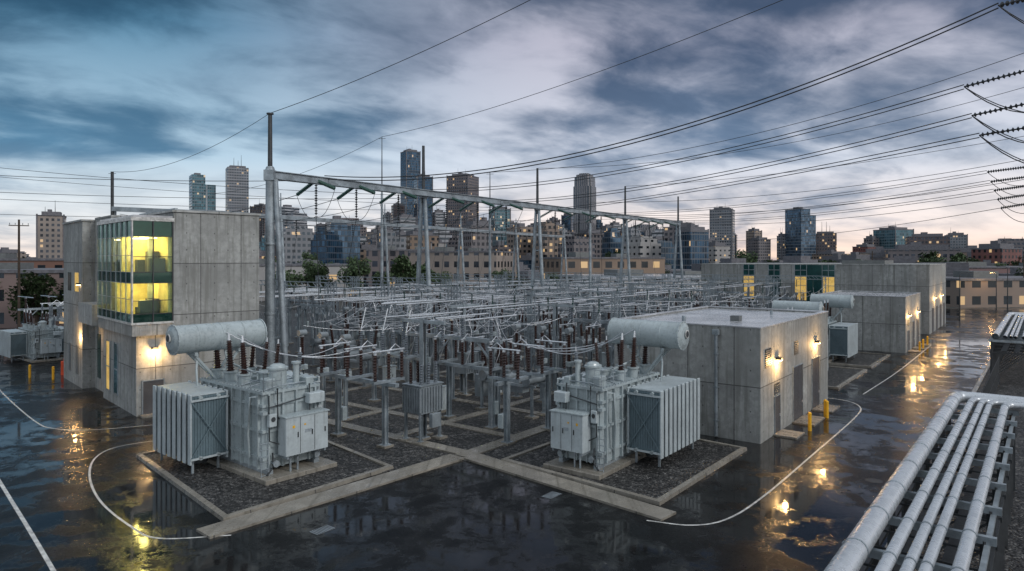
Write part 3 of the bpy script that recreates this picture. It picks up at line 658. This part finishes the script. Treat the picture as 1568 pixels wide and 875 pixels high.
b.box(.6,1.7,.5,.9,6.42,7.9,DOORG); b.box(1.2,2.2,.4,.8,9.8,10.8,DOORG)
for z in(9.2,12.25):
    for y in(1.2,3.,5.6,7.8): b.box(.8,1.9,y,y+.12,z-.06,z,LAMPM)
b.obj('interior',(0,0,0),0,root)
b=MB(); b.raw([(.01,.01,6.4),(2.6,.01,6.4),(2.6,.01,13.4),(.01,.01,13.4)],[(0,1,2,3)],GLASS); b.raw([(.01,9.3,6.4),(.01,.01,6.4),(.01,.01,13.4),(.01,9.3,13.4)],[(0,1,2,3)],GLASS); b.obj('curtain_wall_glass',(0,0,0),0,root)
b=MB()
for x in(.0,1.3,2.56): b.box(x-.04,x+.04,-.07,-.0,6.42,13.35,STEELD if x else WHITE)
for z in(7.,7.9,9.1,9.85,10.9,12.3): b.box(0,2.6,-.05,.0,z-.025,z+.025,STEELD)
for k in range(8): y=k*1.31+.06; b.box(-.07,.0,y-.03,y+.03,6.42,13.35,STEEL)
for z in(7.,8.,9.1,9.85,11.,12.3): b.box(-.05,0,0,9.3,z-.02,z+.02,STEEL)
b.obj('mullions',(0,0,0),0,root)
b=MB()
b.box(.75,2.05,.28,.36,.0,2.35,DOORG); 
for x in(.68,2.05): b.box(x,x+.07,.25,.35,0,2.42,STEEL)
b.box(.68,2.12,.25,.35,2.35,2.42,STEEL); b.box(1.88,1.96,.2,.28,1.,1.15,ALU)
b.box(.5,2.4,-.5,.35,0,.12,KERB)
for y,h in((7.2,3.8),(5.,3.8)): b.box(.3,.36,y,y+.9,.9,4.5,GLOWW if y>6 else TEAL); b.box(.28,.37,y-.08,y,.8,4.6,STEEL); b.box(.28,.37,y+.9,y+.98,.8,4.6,STEEL); b.box(.28,.38,y,y+.9,2.6,2.68,STEEL)
for y in(10.5,12.6): b.box(.84,.91,y,y+.9,1.,4.6,TEAL)
for y in(16.,18.8): b.box(-.03,.02,y,y+1.3,8.,9.6,GLOWW if y<17 else TEAL); b.box(-.03,.02,y,y+1.,1.,3.4,LOUV)
b.obj('doors_and_windows',(0,0,0),0,root)
b=MB(); b.box(1.3,1.65,.05,.34,4.5,4.68,STEELD); b.box(1.33,1.62,.08,.32,4.44,4.5,LAMPM); b.obj('wall_lamp',(0,0,0),0,root)
lamp('wall_lamp_light',(1.48,-.1,4.3),280,r=.1,parent=root)
b=MB(); b.box(-.3,0,15.2,15.5,8.6,8.75,STEELD); b.box(-.28,-.02,15.22,15.48,8.55,8.6,LAMPM); b.obj('wall_lamp',(0,0,0),0,root)
lamp('wall_lamp_light',(-.4,15.3,4.2),220,parent=root)
lamp('room_light',(1.2,3.,8.7),160,(1,.70,.20),.3,root); lamp('room_light',(1.2,7,8.7),100,(1,.70,.20),.3,root)
lamp('room_light',(1.2,2.2,11.9),210,(1,.72,.24),.3,root); lamp('room_light',(1.2,6.5,11.9),70,(1,.72,.3),.3,root); lamp('room_light',(.9,.7,8.7),90,(1,.70,.20),.3,root); lamp('room_light',(1.,.8,11.7),120,(1,.70,.22),.3,root)
b=MB()
for x,y in((6.4,6.),): b.box(x,x+1.2,y,y+1.,14.05,14.6,LOUV)
b.box(2.8,3.,.3,9.,14.2,14.35,STEEL); b.obj('roof_units',(0,0,0),0,root)
# ------------------------------------------------------------------ switchgear houses (right)
def house(name,a,b0,la,lb,h,feat):
    m=MB(); w=.3
    m.box(0,la,0,w,0,h,CONC); m.box(0,la,lb-w,lb,0,h,CONC); m.box(0,w,w,lb-w,0,h,CONC); m.box(la-w,la,w,lb-w,0,h,CONC)
    m.box(w,la-w,w,lb-w,h-.3,h-.1,ROOFW)
    for x0,x1,y0,y1 in((-.04,la+.04,-.04,w+.03),(-.04,la+.04,lb-w-.03,lb+.04),(-.04,w+.03,w+.03,lb-w-.03),(la-w-.03,la+.04,w+.03,lb-w-.03)): m.box(x0,x1,y0,y1,h,h+.07,ROOFW)
    o=m.obj(name,W(a,b0),SR)
    f=MB()
    for kind,x,wd,z0,z1 in feat:
        if kind=='door':
            f.box(x,x+wd,-.03,.02,z0,z1,DOORG)
            for xx in(x-.07,x+wd): f.box(xx,xx+.07,-.06,.01,z0,z1+.07,STEEL)
            f.box(x,x+wd,-.06,.01,z1,z1+.07,STEEL); f.box(x+wd-.2,x+wd-.12,-.09,-.03,1.,1.15,ALU)
            f.box(x-.3,x+wd+.3,-1.4,-.06,0,.1,KERB)
            if wd>1.6: f.box(x+wd/2-.012,x+wd/2+.012,-.034,-.029,z0,z1,STEELD)
        elif kind=='louv':
            k=int((z1-z0)/.12)
            f.box(x,x+wd,-.015,.02,z0,z1,STEELD)
            for i in range(k): f.box(x,x+wd,-.06,-.018,z0+i*.12,z0+i*.12+.06,LOUV)
    f.obj('doors_and_louvres',(0,0,0),0,o)
    return o
h1=house('switchgear_building',40.2,12.75,16,9.6,6.7,[('door',2.6,1.1,0,2.3),('louv',2.6,1.1,2.45,3.1),('door',6.6,2.2,0,3.6),('door',11.4,1.9,0,3.6),('louv',.8,1.2,4.3,5.4),('louv',6.9,.9,4.4,5.3)])
def wl(o,x,z,e):
    b=MB(); b.box(x-.2,x+.2,-.32,-.0,z,z+.16,STEELD); b.box(x-.17,x+.17,-.3,-.04,z-.05,z,LAMPM); b.obj('wall_lamp',(0,0,0),0,o); lamp('wall_lamp_light',(x,-.5,z-.15),e,parent=o)
wl(h1,3.1,4.55,280); wl(h1,12.3,4.7,240)
b=MB(); b.tube([(-.12,2.6,6.4),(-.12,2.6,.1)],.11,STEEL,8); b.box(-.3,0,2.4,2.8,6.2,6.5,STEEL)
for z in(1,3,5): b.box(-.24,0,2.46,2.74,z,z+.06,STEEL)
b.obj('downpipe',(0,0,0),0,h1)
b=MB(); b.box(5,5.6,3,3.6,6.6,6.95,LOUV); b.cyl((3,6,6.6),(3,6,6.95),.15,.15,STEEL,8); b.cyl((12,3,6.6),(12,3,6.9),.1,.1,STEEL,8); b.obj('roof_vents',(0,0,0),0,h1)
h2=house('switchgear_building',89.4,12.,12.6,9.6,6.4,[('door',1.6,1.2,0,2.4),('door',5,1.8,0,3.2),('door',9,1.8,0,3.2),('louv',1.6,1.2,3.,3.9)])
wl(h2,2.2,4.2,300); wl(h2,9.9,4.2,300)
m=MB(); m.box(0,22,0,34,0,9.9,CONC); m.box(-.05,22.05,-.05,34.05,9.9,10.05,CONCL); m.box(2,10,6,12,10.05,10.6,LOUV)
o=m.obj('valve_hall',W(114,12.3),SR)
f=MB()
for y in(12.5,16.6,20.7,24.8):
    f.box(-.06,.02,y,y+1.9,3.0,9.9,TEAL); f.box(-.08,-.061,y+.1,y+1.8,4.2,8.0,GLOWW if y!=20.7 else TEAL)
    for z in(3.,4.2,5.4,6.6,8.,9.): f.box(-.12,-.08,y,y+1.9,z,z+.08,STEEL)
    for k in(0,.92,1.82): f.box(-.12,-.08,y+k,y+k+.07,3,9.9,STEEL)
f.box(-.06,0,14.4,16.6,3,9.9,TEAL)
for x in(3,8,13,18): f.box(x,x+2,-.04,.02,0,3.6,DOORG)
f.box(-.05,.0,29,31,3.5,5.5,LOUV)
f.obj('glazing_and_doors',(0,0,0),0,o)
wl(o,6,5,300); wl(o,15,5,300)
bo=MB(); bo.cyl((0,0,0),(0,0,1.1),.11,.11,YEL,12); bo.lathe((0,0,1.1),(0,0,1.18),[(0,.11),(.6,.08),(1,.02)],YEL,12); BO=bo.mesh('bollard')
for a,bb in((45.2,11.3),(49.6,11.3),(50.,11.5),(92,10.9),(95,10.9),(99,10.9)): put('bollard',BO,W(a,bb),SR)
for x,y in((-41,61),(-43.8,62),(-38.5,60.5)): put('bollard',BO,(x,y,0))
b=MB(); b.box(-.3,.3,-.3,.3,0,1.3,ORG,.04); b.cyl((0,0,1.3),(0,0,1.5),.2,.2,ORG,10); b.obj('hose_cabinet',(-41.5,63.5,0))
put('disconnect_switch',DS[2],(-53,80,0),SR); put('bus_support',BS[1],(-57,84,0),SR+1.57); put('disconnect_switch',DS[1],(-47.5,76,0),SR)
# ------------------------------------------------------------------ pipe rack at right
offs=[(0,.27),(-.70,.14),(-1.10,.12),(-1.42,.12),(-2.0,.15)]
n0=Vector((7.1,14.7)); A2=Vector((.6157,.788)); N2=Vector((.788,-.6157))
def PR(t,o,z): p=n0+A2*t+N2*o; return Vector((p.x,p.y,z))
def rack(t0,t1,turn):
    b=MB()
    for i,(o,r) in enumerate(offs):
        o=-o; te=t1-(o*.45 if turn else 0)
        pts_=[PR(t0,o,4.0),PR(te-1,o,4.0),PR(te-.35,o+.05,4.0),PR(te-.08,o+.3,4.),PR(te,o+.8,4.),PR(te,12,4.0)] if turn else [PR(t0,o,4),PR(t1,o,4)]
        b.tube(pts_,r,PIPE,16)
        t=t0+1.5
        while t<t1-1.5:
            b.cyl(PR(t,o,4),PR(t+.06,o,4),r+.015,r+.015,STEEL,16); b.box(*[v for v in (PR(t,o,4).x-.05,PR(t,o,4).x+.05,PR(t,o,4).y-.05,PR(t,o,4).y+.05,3.72,4-r+.01)],STEELD); t+=2.6
    t=t0
    while t<t1:
        for o in(-.25,2.25): b.beam(PR(t,o,0),PR(t,o,3.6),.16,.16,STEELD)
        b.beam(PR(t,-.5,3.62),PR(t,2.5,3.62),.16,.2,STEEL); b.beam(PR(t,-.4,2.6),PR(t,2.4,2.6),.12,.14,STEELD)
        b.beam(PR(t,-.25,.4),PR(t,2.25,2.6),.07,.07,STEELD)
        t+=2.6
    for o in(-.3,2.3):
        b.beam(PR(t0,o,3.45),PR(t1,o,3.45),.12,.16,STEEL); b.beam(PR(t0,o,2.55),PR(t1,o,2.55),.1,.12,STEELD)
    for o in(.6,1.5): b.beam(PR(t0,o,2.75),PR(t1,o,2.75),.4,.05,STEELD)
    k=t0
    while k<t1: b.beam(PR(k,-.3,3.3),PR(k,2.3,3.3),.05,.05,STEELD); k+=1.3
    if turn:
        for o in(4.5,7,9.5): b.beam(PR(t1-.9,o,0),PR(t1-.9,o,3.6),.16,.16,STEELD); b.beam(PR(t1+.3,o,3.62),PR(t1-1.2,o,3.62),.16,.2,STEEL)
    b.obj('pipe_rack')
rack(-8,24.,True)
rack(57,88,True)
b=MB(); pp=[tuple((n0+A2*-10+N2*-.9)),tuple((n0+A2*-10+N2*40)),tuple((n0+A2*100+N2*40)),tuple((n0+A2*100+N2*-.9))]
b.poly(pp,0,.05,GRAV); b.obj('gravel_verge')
b=MB(); strip(b,n0+A2*-10+N2*-1.05,n0+A2*100+N2*-1.05,.3,0,.14,KERB); b.obj('kerb')
b=MB()
for o,t0,t1 in((.3,26,56),):
    t=t0
    while t<=t1: b.beam(PR(t,o,0),PR(t,o,2.4),.07,.07,STEELD); t+=2.5
    for z in(.2,1.2,2.35): b.beam(PR(t0,o,z),PR(t1,o,z),.05,.05,STEELD)
    t=t0
    while t<=t1: b.beam(PR(t,o,.1),PR(t,o,2.4),.025,.025,STEELD); t+=.16
b.obj('steel_fence')
b=MB()
t=-6
while t<=60: b.beam(PR(t,9,0),PR(t,9,2.2),.07,.07,STEELD); t+=2.5
t=-6
while t<=60: b.beam(PR(t,9,.1),PR(t,9,2.2),.03,.03,STEELD); t+=.2
for z in(.3,2.1): b.beam(PR(-6,9,z),PR(60,9,z),.05,.05,STEELD)
b.obj('steel_fence')
# ------------------------------------------------------------------ street lamps, poles
def slamp(x,y,h,lit,rz):
    b=MB(); b.cyl((0,0,0),(0,0,h),.12,.06,STEELD,8); b.tube([(0,0,h),(.4,0,h+.35),(1.6,0,h+.45)],.05,STEELD,6); b.box(1.3,2.1,-.15,.15,h+.36,h+.5,STEELD,.03); b.box(1.4,2.,-.1,.1,h+.33,h+.36,LAMPM if lit else STEEL)
    o=b.obj('street_lamp',(x,y,0),rz)
    if lit: lamp('street_lamp_light',(1.7,0,h+.1),500,parent=o,r=.25)
slamp(105,148,7.5,True,1.5); slamp(98,135,9,False,2); slamp(90,150,9,False,0); slamp(80,122,8,False,0); slamp(-60,120,10,False,.5)
for x,y,h in((-65,90,16),(-88,105,13),(120,160,12),(95,180,13),(140,210,12)):
    b=MB(); b.cyl((0,0,0),(0,0,h),.18,.12,BARK,8); b.beam((-1.1,0,h-.8),(1.1,0,h-.8),.1,.12,BARK)
    for k in(-1,-.4,.4,1): b.ins((k,0,h-.7),(k,0,h-.45),.06,PORG,3,6)
    b.obj('utility_pole',(x,y,0),U(0,1))
# ------------------------------------------------------------------ city
def gm(n,w,g,cw,ch,fw,fh,lit=.03,gm_=.5): return facade(n,w,g,cw,ch,fw,fh,lit,gm=gm_)  # tower tones slightly muted in the colour itself, standing in for distance haze
F={'blue':gm('blue_curtain_wall',(.05,.075,.105),(.06,.11,.17),2.2,3.8,.88,.8,.02,.6),
'dark':gm('dark_curtain_wall',(.022,.038,.063),(.025,.065,.115),2.,3.8,.86,.82,.01,.5),
'brown':gm('brown_granite',(.12,.092,.09),(.035,.045,.062),3.2,3.8,.6,.55,.07),
'tan':gm('tan_stone',(.27,.22,.185),(.045,.055,.07),3.4,3.8,.5,.5,.08),
'white':gm('white_banded',(.38,.39,.42),(.06,.08,.10),30,3.8,.99,.5,.03),
'grey':gm('grey_concrete_tower',(.19,.20,.22),(.05,.07,.09),3.,3.6,.62,.5,.07),
'teal':gm('teal_tower',(.10,.155,.185),(.05,.125,.16),2.6,3.8,.8,.7,.04,.5),
'vert':gm('vertical_ribbed_tower',(.22,.21,.22),(.04,.055,.075),2.6,60,.5,.985,.0),
'red':gm('red_brick_block',(.18,.07,.06),(.03,.04,.05),3.2,3.6,.45,.5,.08),
'low':gm('low_tan_block',(.23,.165,.12),(.03,.04,.05),4.,3.8,.55,.5,.18),
'loww':gm('low_pale_block',(.36,.345,.33),(.03,.04,.05),5.,4.2,.4,.35,.08)}
ROOFD=simple('city_roof',(.13,.13,.145),.7)
def tower_b(x0,x1,h,y,kind,style=0,rot=None,name='office_tower',dep=None):
    w=abs(x1-x0); rot=random.choice((22,28,-25,32)) if rot is None else rot
    a=math.radians(abs(rot)); s=w/(math.cos(a)+math.sin(a)*(dep or 1)); d=s*(dep or 1)
    b=MB(); m=F[kind]; hs=s/2;hd=d/2
    if style==0:
        b.box(-hs,hs,-hd,hd,0,h-3,m); b.box(-hs*.7,hs*.7,-hd*.7,hd*.7,h-3,h,ROOFD); b.box(-hs-.3,hs+.3,-hd-.3,hd+.3,h-3.4,h-2.7,ROOFD)
        b.box(-hs*.3,-hs*.0,-hd*.3,hd*.2,h,h+1.8,ROOFD)
        if h>40:
            for k in(-.5,.25): b.cyl((k*hs,0,h-3),(k*hs,0,h+U(3,9)),.3,.1,STEELD,5)
            for k in(-1,1):
                b.box(k*hs-.5,k*hs+.5,-hd-.5,-hd+.5,0,h-2,ROOFD)
    elif style==1:
        b.box(-hs,hs,-hd,hd,0,h*.82,m); b.box(-hs*.8,hs*.8,-hd*.8,hd*.8,h*.82,h*.94,m); b.box(-hs*.55,hs*.55,-hd*.55,hd*.55,h*.94,h,m)
        b.cyl((0,0,h),(0,0,h*1.07),.3,.1,STEELD,5)
    elif style==2:
        c=.3; ring=[(-hs,-hd*(1-c)),(-hs*(1-c),-hd),(hs*(1-c),-hd),(hs,-hd*(1-c)),(hs,hd*(1-c)),(hs*(1-c),hd),(-hs*(1-c),hd),(-hs,hd*(1-c))]
        b.poly(ring,0,h*.86,m)
        pr=[(h*.86,.92),(h*.92,.9),(h*.96,.75),(h*.985,.5),(h,.2)]
        for (z0,k0),(z1,k1) in zip(pr,pr[1:]): b.poly([(x*k0,yy*k0) for x,yy in ring],z0,z1,m)
    elif style==3:
        b.box(-hs,hs*.1,-hd,hd,0,h,m); b.box(hs*.1,hs,-hd*.8,hd*1.1,0,h*.9,m); b.box(-hs*.7,-hs*.2,-hd*.4,hd*.3,h,h+3,ROOFD)
    elif style==4:
        b.box(-hs,hs,-hd,hd,0,h,m); b.box(-hs*.75,hs*.75,-hd*.75,hd*.75,h,h+2.5,ROOFD)
        for k in(-.3,.1,.4): b.cyl((k*hs,0,h),(k*hs,0,h+U(8,18)),.4,.15,STEELD,5)
    b.obj(name,((x0+x1)/2,y,0),math.radians(rot))
sky=[(-348,-326,45.6,500,'tan',0),(-428,-388,121,900,'teal',3),(-380,-345,131,900,'grey',4),(-366,-336,88,960,'brown',0),(-309,-273,80,900,'white',3),(-266,-240,45,860,'grey',0),
(-240,-189,65,900,'brown',1),(-167,-147,88,940,'brown',0),(-131,-105,60,750,'white',0),(-164,-134,171,1000,'dark',0),(-130,-104,122,900,'dark',0),(-85,-44,123,900,'brown',0),
(-31,-2,80,900,'teal',0),(0,19,56,880,'tan',0),(42,72,58,900,'grey',1),(71,90,77,980,'dark',0),(79,113,124,900,'vert',2),(110,134,54,870,'grey',0),(130,147,61,920,'white',0),
(151,188,56,880,'vert',2),(223,240,58,900,'white',0),(259,296,79,900,'grey',0),(238,259,32,850,'tan',0),(313,339,40,900,'brown',0),(350,361,45,900,'grey',0),(359,395,76,890,'blue',3),
(395,431,45,900,'brown',4),(431,459,30,860,'red',0),(481,524,53,900,'teal',0),(402,449,37,700,'brown',0),(382,405,15,600,'grey',0),(425,472,29,600,'brown',1),(-150,-118,42,700,'tan',0),(10,42,40,700,'grey',1),
(-215,-190,54,820,'blue',0),(-60,-38,50,820,'white',0),(22,48,62,960,'blue',0),(190,215,46,900,'teal',0),(-100,-84,68,960,'teal',0),(-285,-262,62,980,'blue',0),
(-186,-168,78,980,'grey',0),(-105,-88,76,900,'white',0),(-44,-28,64,860,'brown',1),(52,70,72,1000,'brown',0),(-12,6,66,980,'grey',0),(115,132,68,980,'blue',1),(138,156,60,1000,'brown',0),(196,212,60,980,'grey',0),(-320,-300,68,980,'brown',0),(-345,-318,74,1000,'blue',0),(300,318,48,960,'blue',0),(330,350,54,960,'tan',0),(465,482,42,900,'brown',0),(570,600,46,900,'grey',0),(620,650,38,880,'brown',1)]
for s in sky: tower_b(s[0],s[1],s[2],s[3],s[4],s[5])
for i in range(165):
    y=U(420,860); u=U(-.36,.30); w=U(12,28); h=U(12,36)*(.7+y/1400)
    tower_b(u*y-w/2,u*y+w/2,h,y,random.choice(['grey','brown','tan','white','teal','low','blue','loww','brown','dark','grey','brown']),random.choice((0,0,1,3)),name='city_building')
for i in range(60):
    y=U(380,800); u=random.choice((U(-.85,-.36),U(.3,.85))); w=U(20,50); h=U(8,21)
    tower_b(u*y-w/2,u*y+w/2,h,y,random.choice(['grey','brown','tan','low','red','loww']),0,name='city_building')
for i in range(60):
    y=U(185,380); u=U(-.80,.80); w=U(16,42); h=U(5,10.5)
    tower_b(u*y-w/2,u*y+w/2,h,y,random.choice(['low','red','loww','tan','low','brown']),0,rot=random.choice((8,25,37,-30)),name='warehouse',dep=U(.5,1.1))
def block(name,x,y,w,d,h,mat,rz,roof=ROOFD):
    b=MB(); b.box(-w/2,w/2,-d/2,d/2,0,h,mat); b.box(-w/2-.2,w/2+.2,-d/2-.2,d/2+.2,h,h+.5,roof); b.box(-w*.3,-w*.15,-d*.2,d*.1,h+.5,h+2,LOUV); b.box(w*.1,w*.2,-d*.2,0,h+.5,h+1.6,LOUV); b.obj(name,(x,y,0),rz)
block('brick_warehouse',-92,118,44,24,8.6,BRICK,.1); block('brick_warehouse',-120,150,50,24,10.5,BRICK,.2)
block('white_warehouse',38,178,46,30,6.2,F['loww'],.25,ROOFW); block('brick_warehouse',120,165,44,20,6.,F['low'],.15)
block('low_office',28,215,34,20,11,F['low'],.3); block('low_office',-16,230,30,22,13,F['tan'],-.3); block('low_office',-62,190,40,24,9,F['loww'],.2); block('low_office',-40,260,30,22,14,F['brown'],.2)
block('brick_warehouse',165,230,60,24,8,F['red'],.05)
# ------------------------------------------------------------------ trees
def tree(h,w,seed):
    rr=random.Random(seed); b=MB(); b.cyl((0,0,0),(0,0,h*.45),h*.035,h*.02,BARK,7)
    cl=[]
    for k in range(16):
        t=rr.uniform(0,math.tau); r=rr.uniform(.1,.8)*w/2; z=h*rr.uniform(.35,.92); r*=1-.5*abs(z/h-.55)
        c=Vector((r*math.cos(t),r*math.sin(t),z)); cl.append((c,rr.uniform(.13,.24)*w)); b.cyl((0,0,h*.3),c,h*.012,h*.004,BARK,4)
    for c,s in cl:
        for j in range(95):
            d=Vector((rr.gauss(0,1),rr.gauss(0,1),rr.gauss(0,.8))); d=d.normalized()*s*rr.uniform(.55,1.08)
            p=c+d; a=Vector((rr.gauss(0,1),rr.gauss(0,1),rr.gauss(0,1))).normalized(); e=a.orthogonal().normalized(); l=h*.035*rr.uniform(.6,1.4)
            b.raw([p-a*l,p+e*l*.7,p+a*l,p-e*l*.7],[(0,1,2,3)],LEAF)
    return b.mesh('tree')
TT=[tree(9,8,1),tree(8,9,2),tree(11,8,3)]
for x,y in((-46,165),(-38,168),(-33,172),(-28,166),(-52,172),(-24,170),(-57,168),(-74,106),(-81,108),(-70,104),(-87,106),(-66,108),(2,170),(8,176),(-2,180),(60,200),(66,205),(72,196),(-95,165),(-60,205),(-22,210),(15,215),(130,190),(150,195),(108,185),(92,215),(-110,200),(170,205)):
    put('tree',random.choice(TT),(x+U(-2,2),y+U(-2,2),0),U(0,6),sc=U(.75,1.05))
for i in range(60):
    y=U(230,420); x=U(-.75,.75)*y; put('tree',random.choice(TT),(x,y,0),U(0,6),sc=U(.9,1.3))
# ------------------------------------------------------------------ world + sun
w=bpy.data.worlds.new('World'); scene.world=w; w.use_nodes=True; t=w.node_tree
bg=t.nodes['Background']; out=t.nodes['World Output']
tc=add(t,'ShaderNodeTexCoord').outputs['Generated']; s=add(t,'ShaderNodeSeparateXYZ',{0:tc})
x,y,z=s.outputs
zc=M(t,'ADD',M(t,'MAXIMUM',z,0.),.21)
px=M(t,'DIVIDE',x,zc); py=M(t,'DIVIDE',y,zc)
wv=NZ(t,VEC(t,px,py,11.),.9,3,.5)
pxw=M(t,'ADD',px,M(t,'MULTIPLY',wv,.7)); 
rx=M(t,'ADD',M(t,'MULTIPLY',pxw,.86),M(t,'MULTIPLY',py,.5)); ry=M(t,'SUBTRACT',M(t,'MULTIPLY',py,.86),M(t,'MULTIPLY',pxw,.5))
n1=NZ(t,VEC(t,rx,M(t,'MULTIPLY',ry,1.15),4.7),.85,8,.52,.15); n2=NZ(t,VEC(t,M(t,'MULTIPLY',rx,1.),M(t,'MULTIPLY',ry,1.3),8.),2.4,7,.56,.2)
n3=NZ(t,VEC(t,M(t,'MULTIPLY',px,.6),py,2.),.55,2,.5,.1)
k=M(t,'ADD',M(t,'ADD',M(t,'MULTIPLY',n1,.52),M(t,'MULTIPLY',n2,.20)),M(t,'MULTIPLY',n3,.28))
k=M(t,'ADD',k,M(t,'MULTIPLY',SM(t,z,.26,.05),.022))
# brighter break in the deck a little right of the city
bx=M(t,'SUBTRACT',M(t,'DIVIDE',x,M(t,'MAXIMUM',y,.05)),.30); bz=M(t,'SUBTRACT',z,.27)
br=SM(t,M(t,'SQRT',M(t,'ADD',M(t,'MULTIPLY',bx,bx),M(t,'MULTIPLY',M(t,'MULTIPLY',bz,bz),4.))),.30,.0)
k=M(t,'ADD',k,M(t,'MULTIPLY',br,.035))
m=SM(t,k,.448,.568)
zn=M(t,'MAXIMUM',z,0.,clamp=True)
dl=RAMP(t,zn,[(0,(.48,.50,.56)),(.06,(.27,.39,.54)),(.14,(.075,.20,.34)),(.28,(.014,.075,.145)),(.5,(.025,.06,.10)),(.75,(.62,.68,.76))])
dr=RAMP(t,zn,[(0,(.60,.49,.50)),(.06,(.32,.37,.48)),(.14,(.13,.20,.32)),(.28,(.065,.10,.18)),(.5,(.04,.06,.10)),(.75,(.62,.68,.76))])
lt=RAMP(t,zn,[(0,(1.0,.74,.60)),(.045,(.90,.79,.76)),(.13,(.62,.66,.76)),(.30,(.44,.44,.54)),(.5,(.24,.27,.34)),(.75,(.85,.9,.98))])
ltl=RAMP(t,zn,[(0,(.92,.78,.71)),(.05,(.74,.76,.80)),(.14,(.38,.54,.68)),(.30,(.075,.21,.34)),(.5,(.08,.16,.24)),(.75,(.85,.9,.98))])
fx=SM(t,x,-.5,.10)
col=MX(t,m,MX(t,fx,dl,dr),MX(t,fx,ltl,lt))
col=MX(t,1.,col,MX(t,SM(t,n2,.35,.65),(.84,.86,.88),(1.13,1.12,1.10)),'MULTIPLY')
bk=SM(t,y,.1,-.5,0,1)
col=MX(t,M(t,'MULTIPLY',bk,.8),col,(.74,.79,.86))
skyn=add(t,'ShaderNodeTexSky',sky_type='NISHITA',sun_disc=False,sun_elevation=math.radians(14),sun_rotation=math.radians(130))
b1=add(t,'ShaderNodeBackground',{0:col,1:1.0}); b2=add(t,'ShaderNodeBackground',{0:skyn.outputs[0],1:.008})
ad=add(t,'ShaderNodeAddShader',{0:b1.outputs[0],1:b2.outputs[0]}); L(t,ad.outputs[0],out.inputs[0])
sl=bpy.data.lights.new('sun','SUN'); sl.energy=1.35; sl.angle=math.radians(14); sl.color=(1,.97,.94)
so=bpy.data.objects.new('sun',sl); scene.collection.objects.link(so)
so.rotation_euler=(math.radians(56),0,math.radians(58))
# ------------------------------------------------------------------ camera
cd=bpy.data.cameras.new('camera'); cd.lens=24; cd.sensor_width=36; cd.shift_y=-.0252; cd.clip_end=8000; cd.clip_start=.1
co=bpy.data.objects.new('camera',cd); scene.collection.objects.link(co); co.location=(0,0,10.7); co.rotation_euler=(math.radians(90),0,0)
scene.camera=co
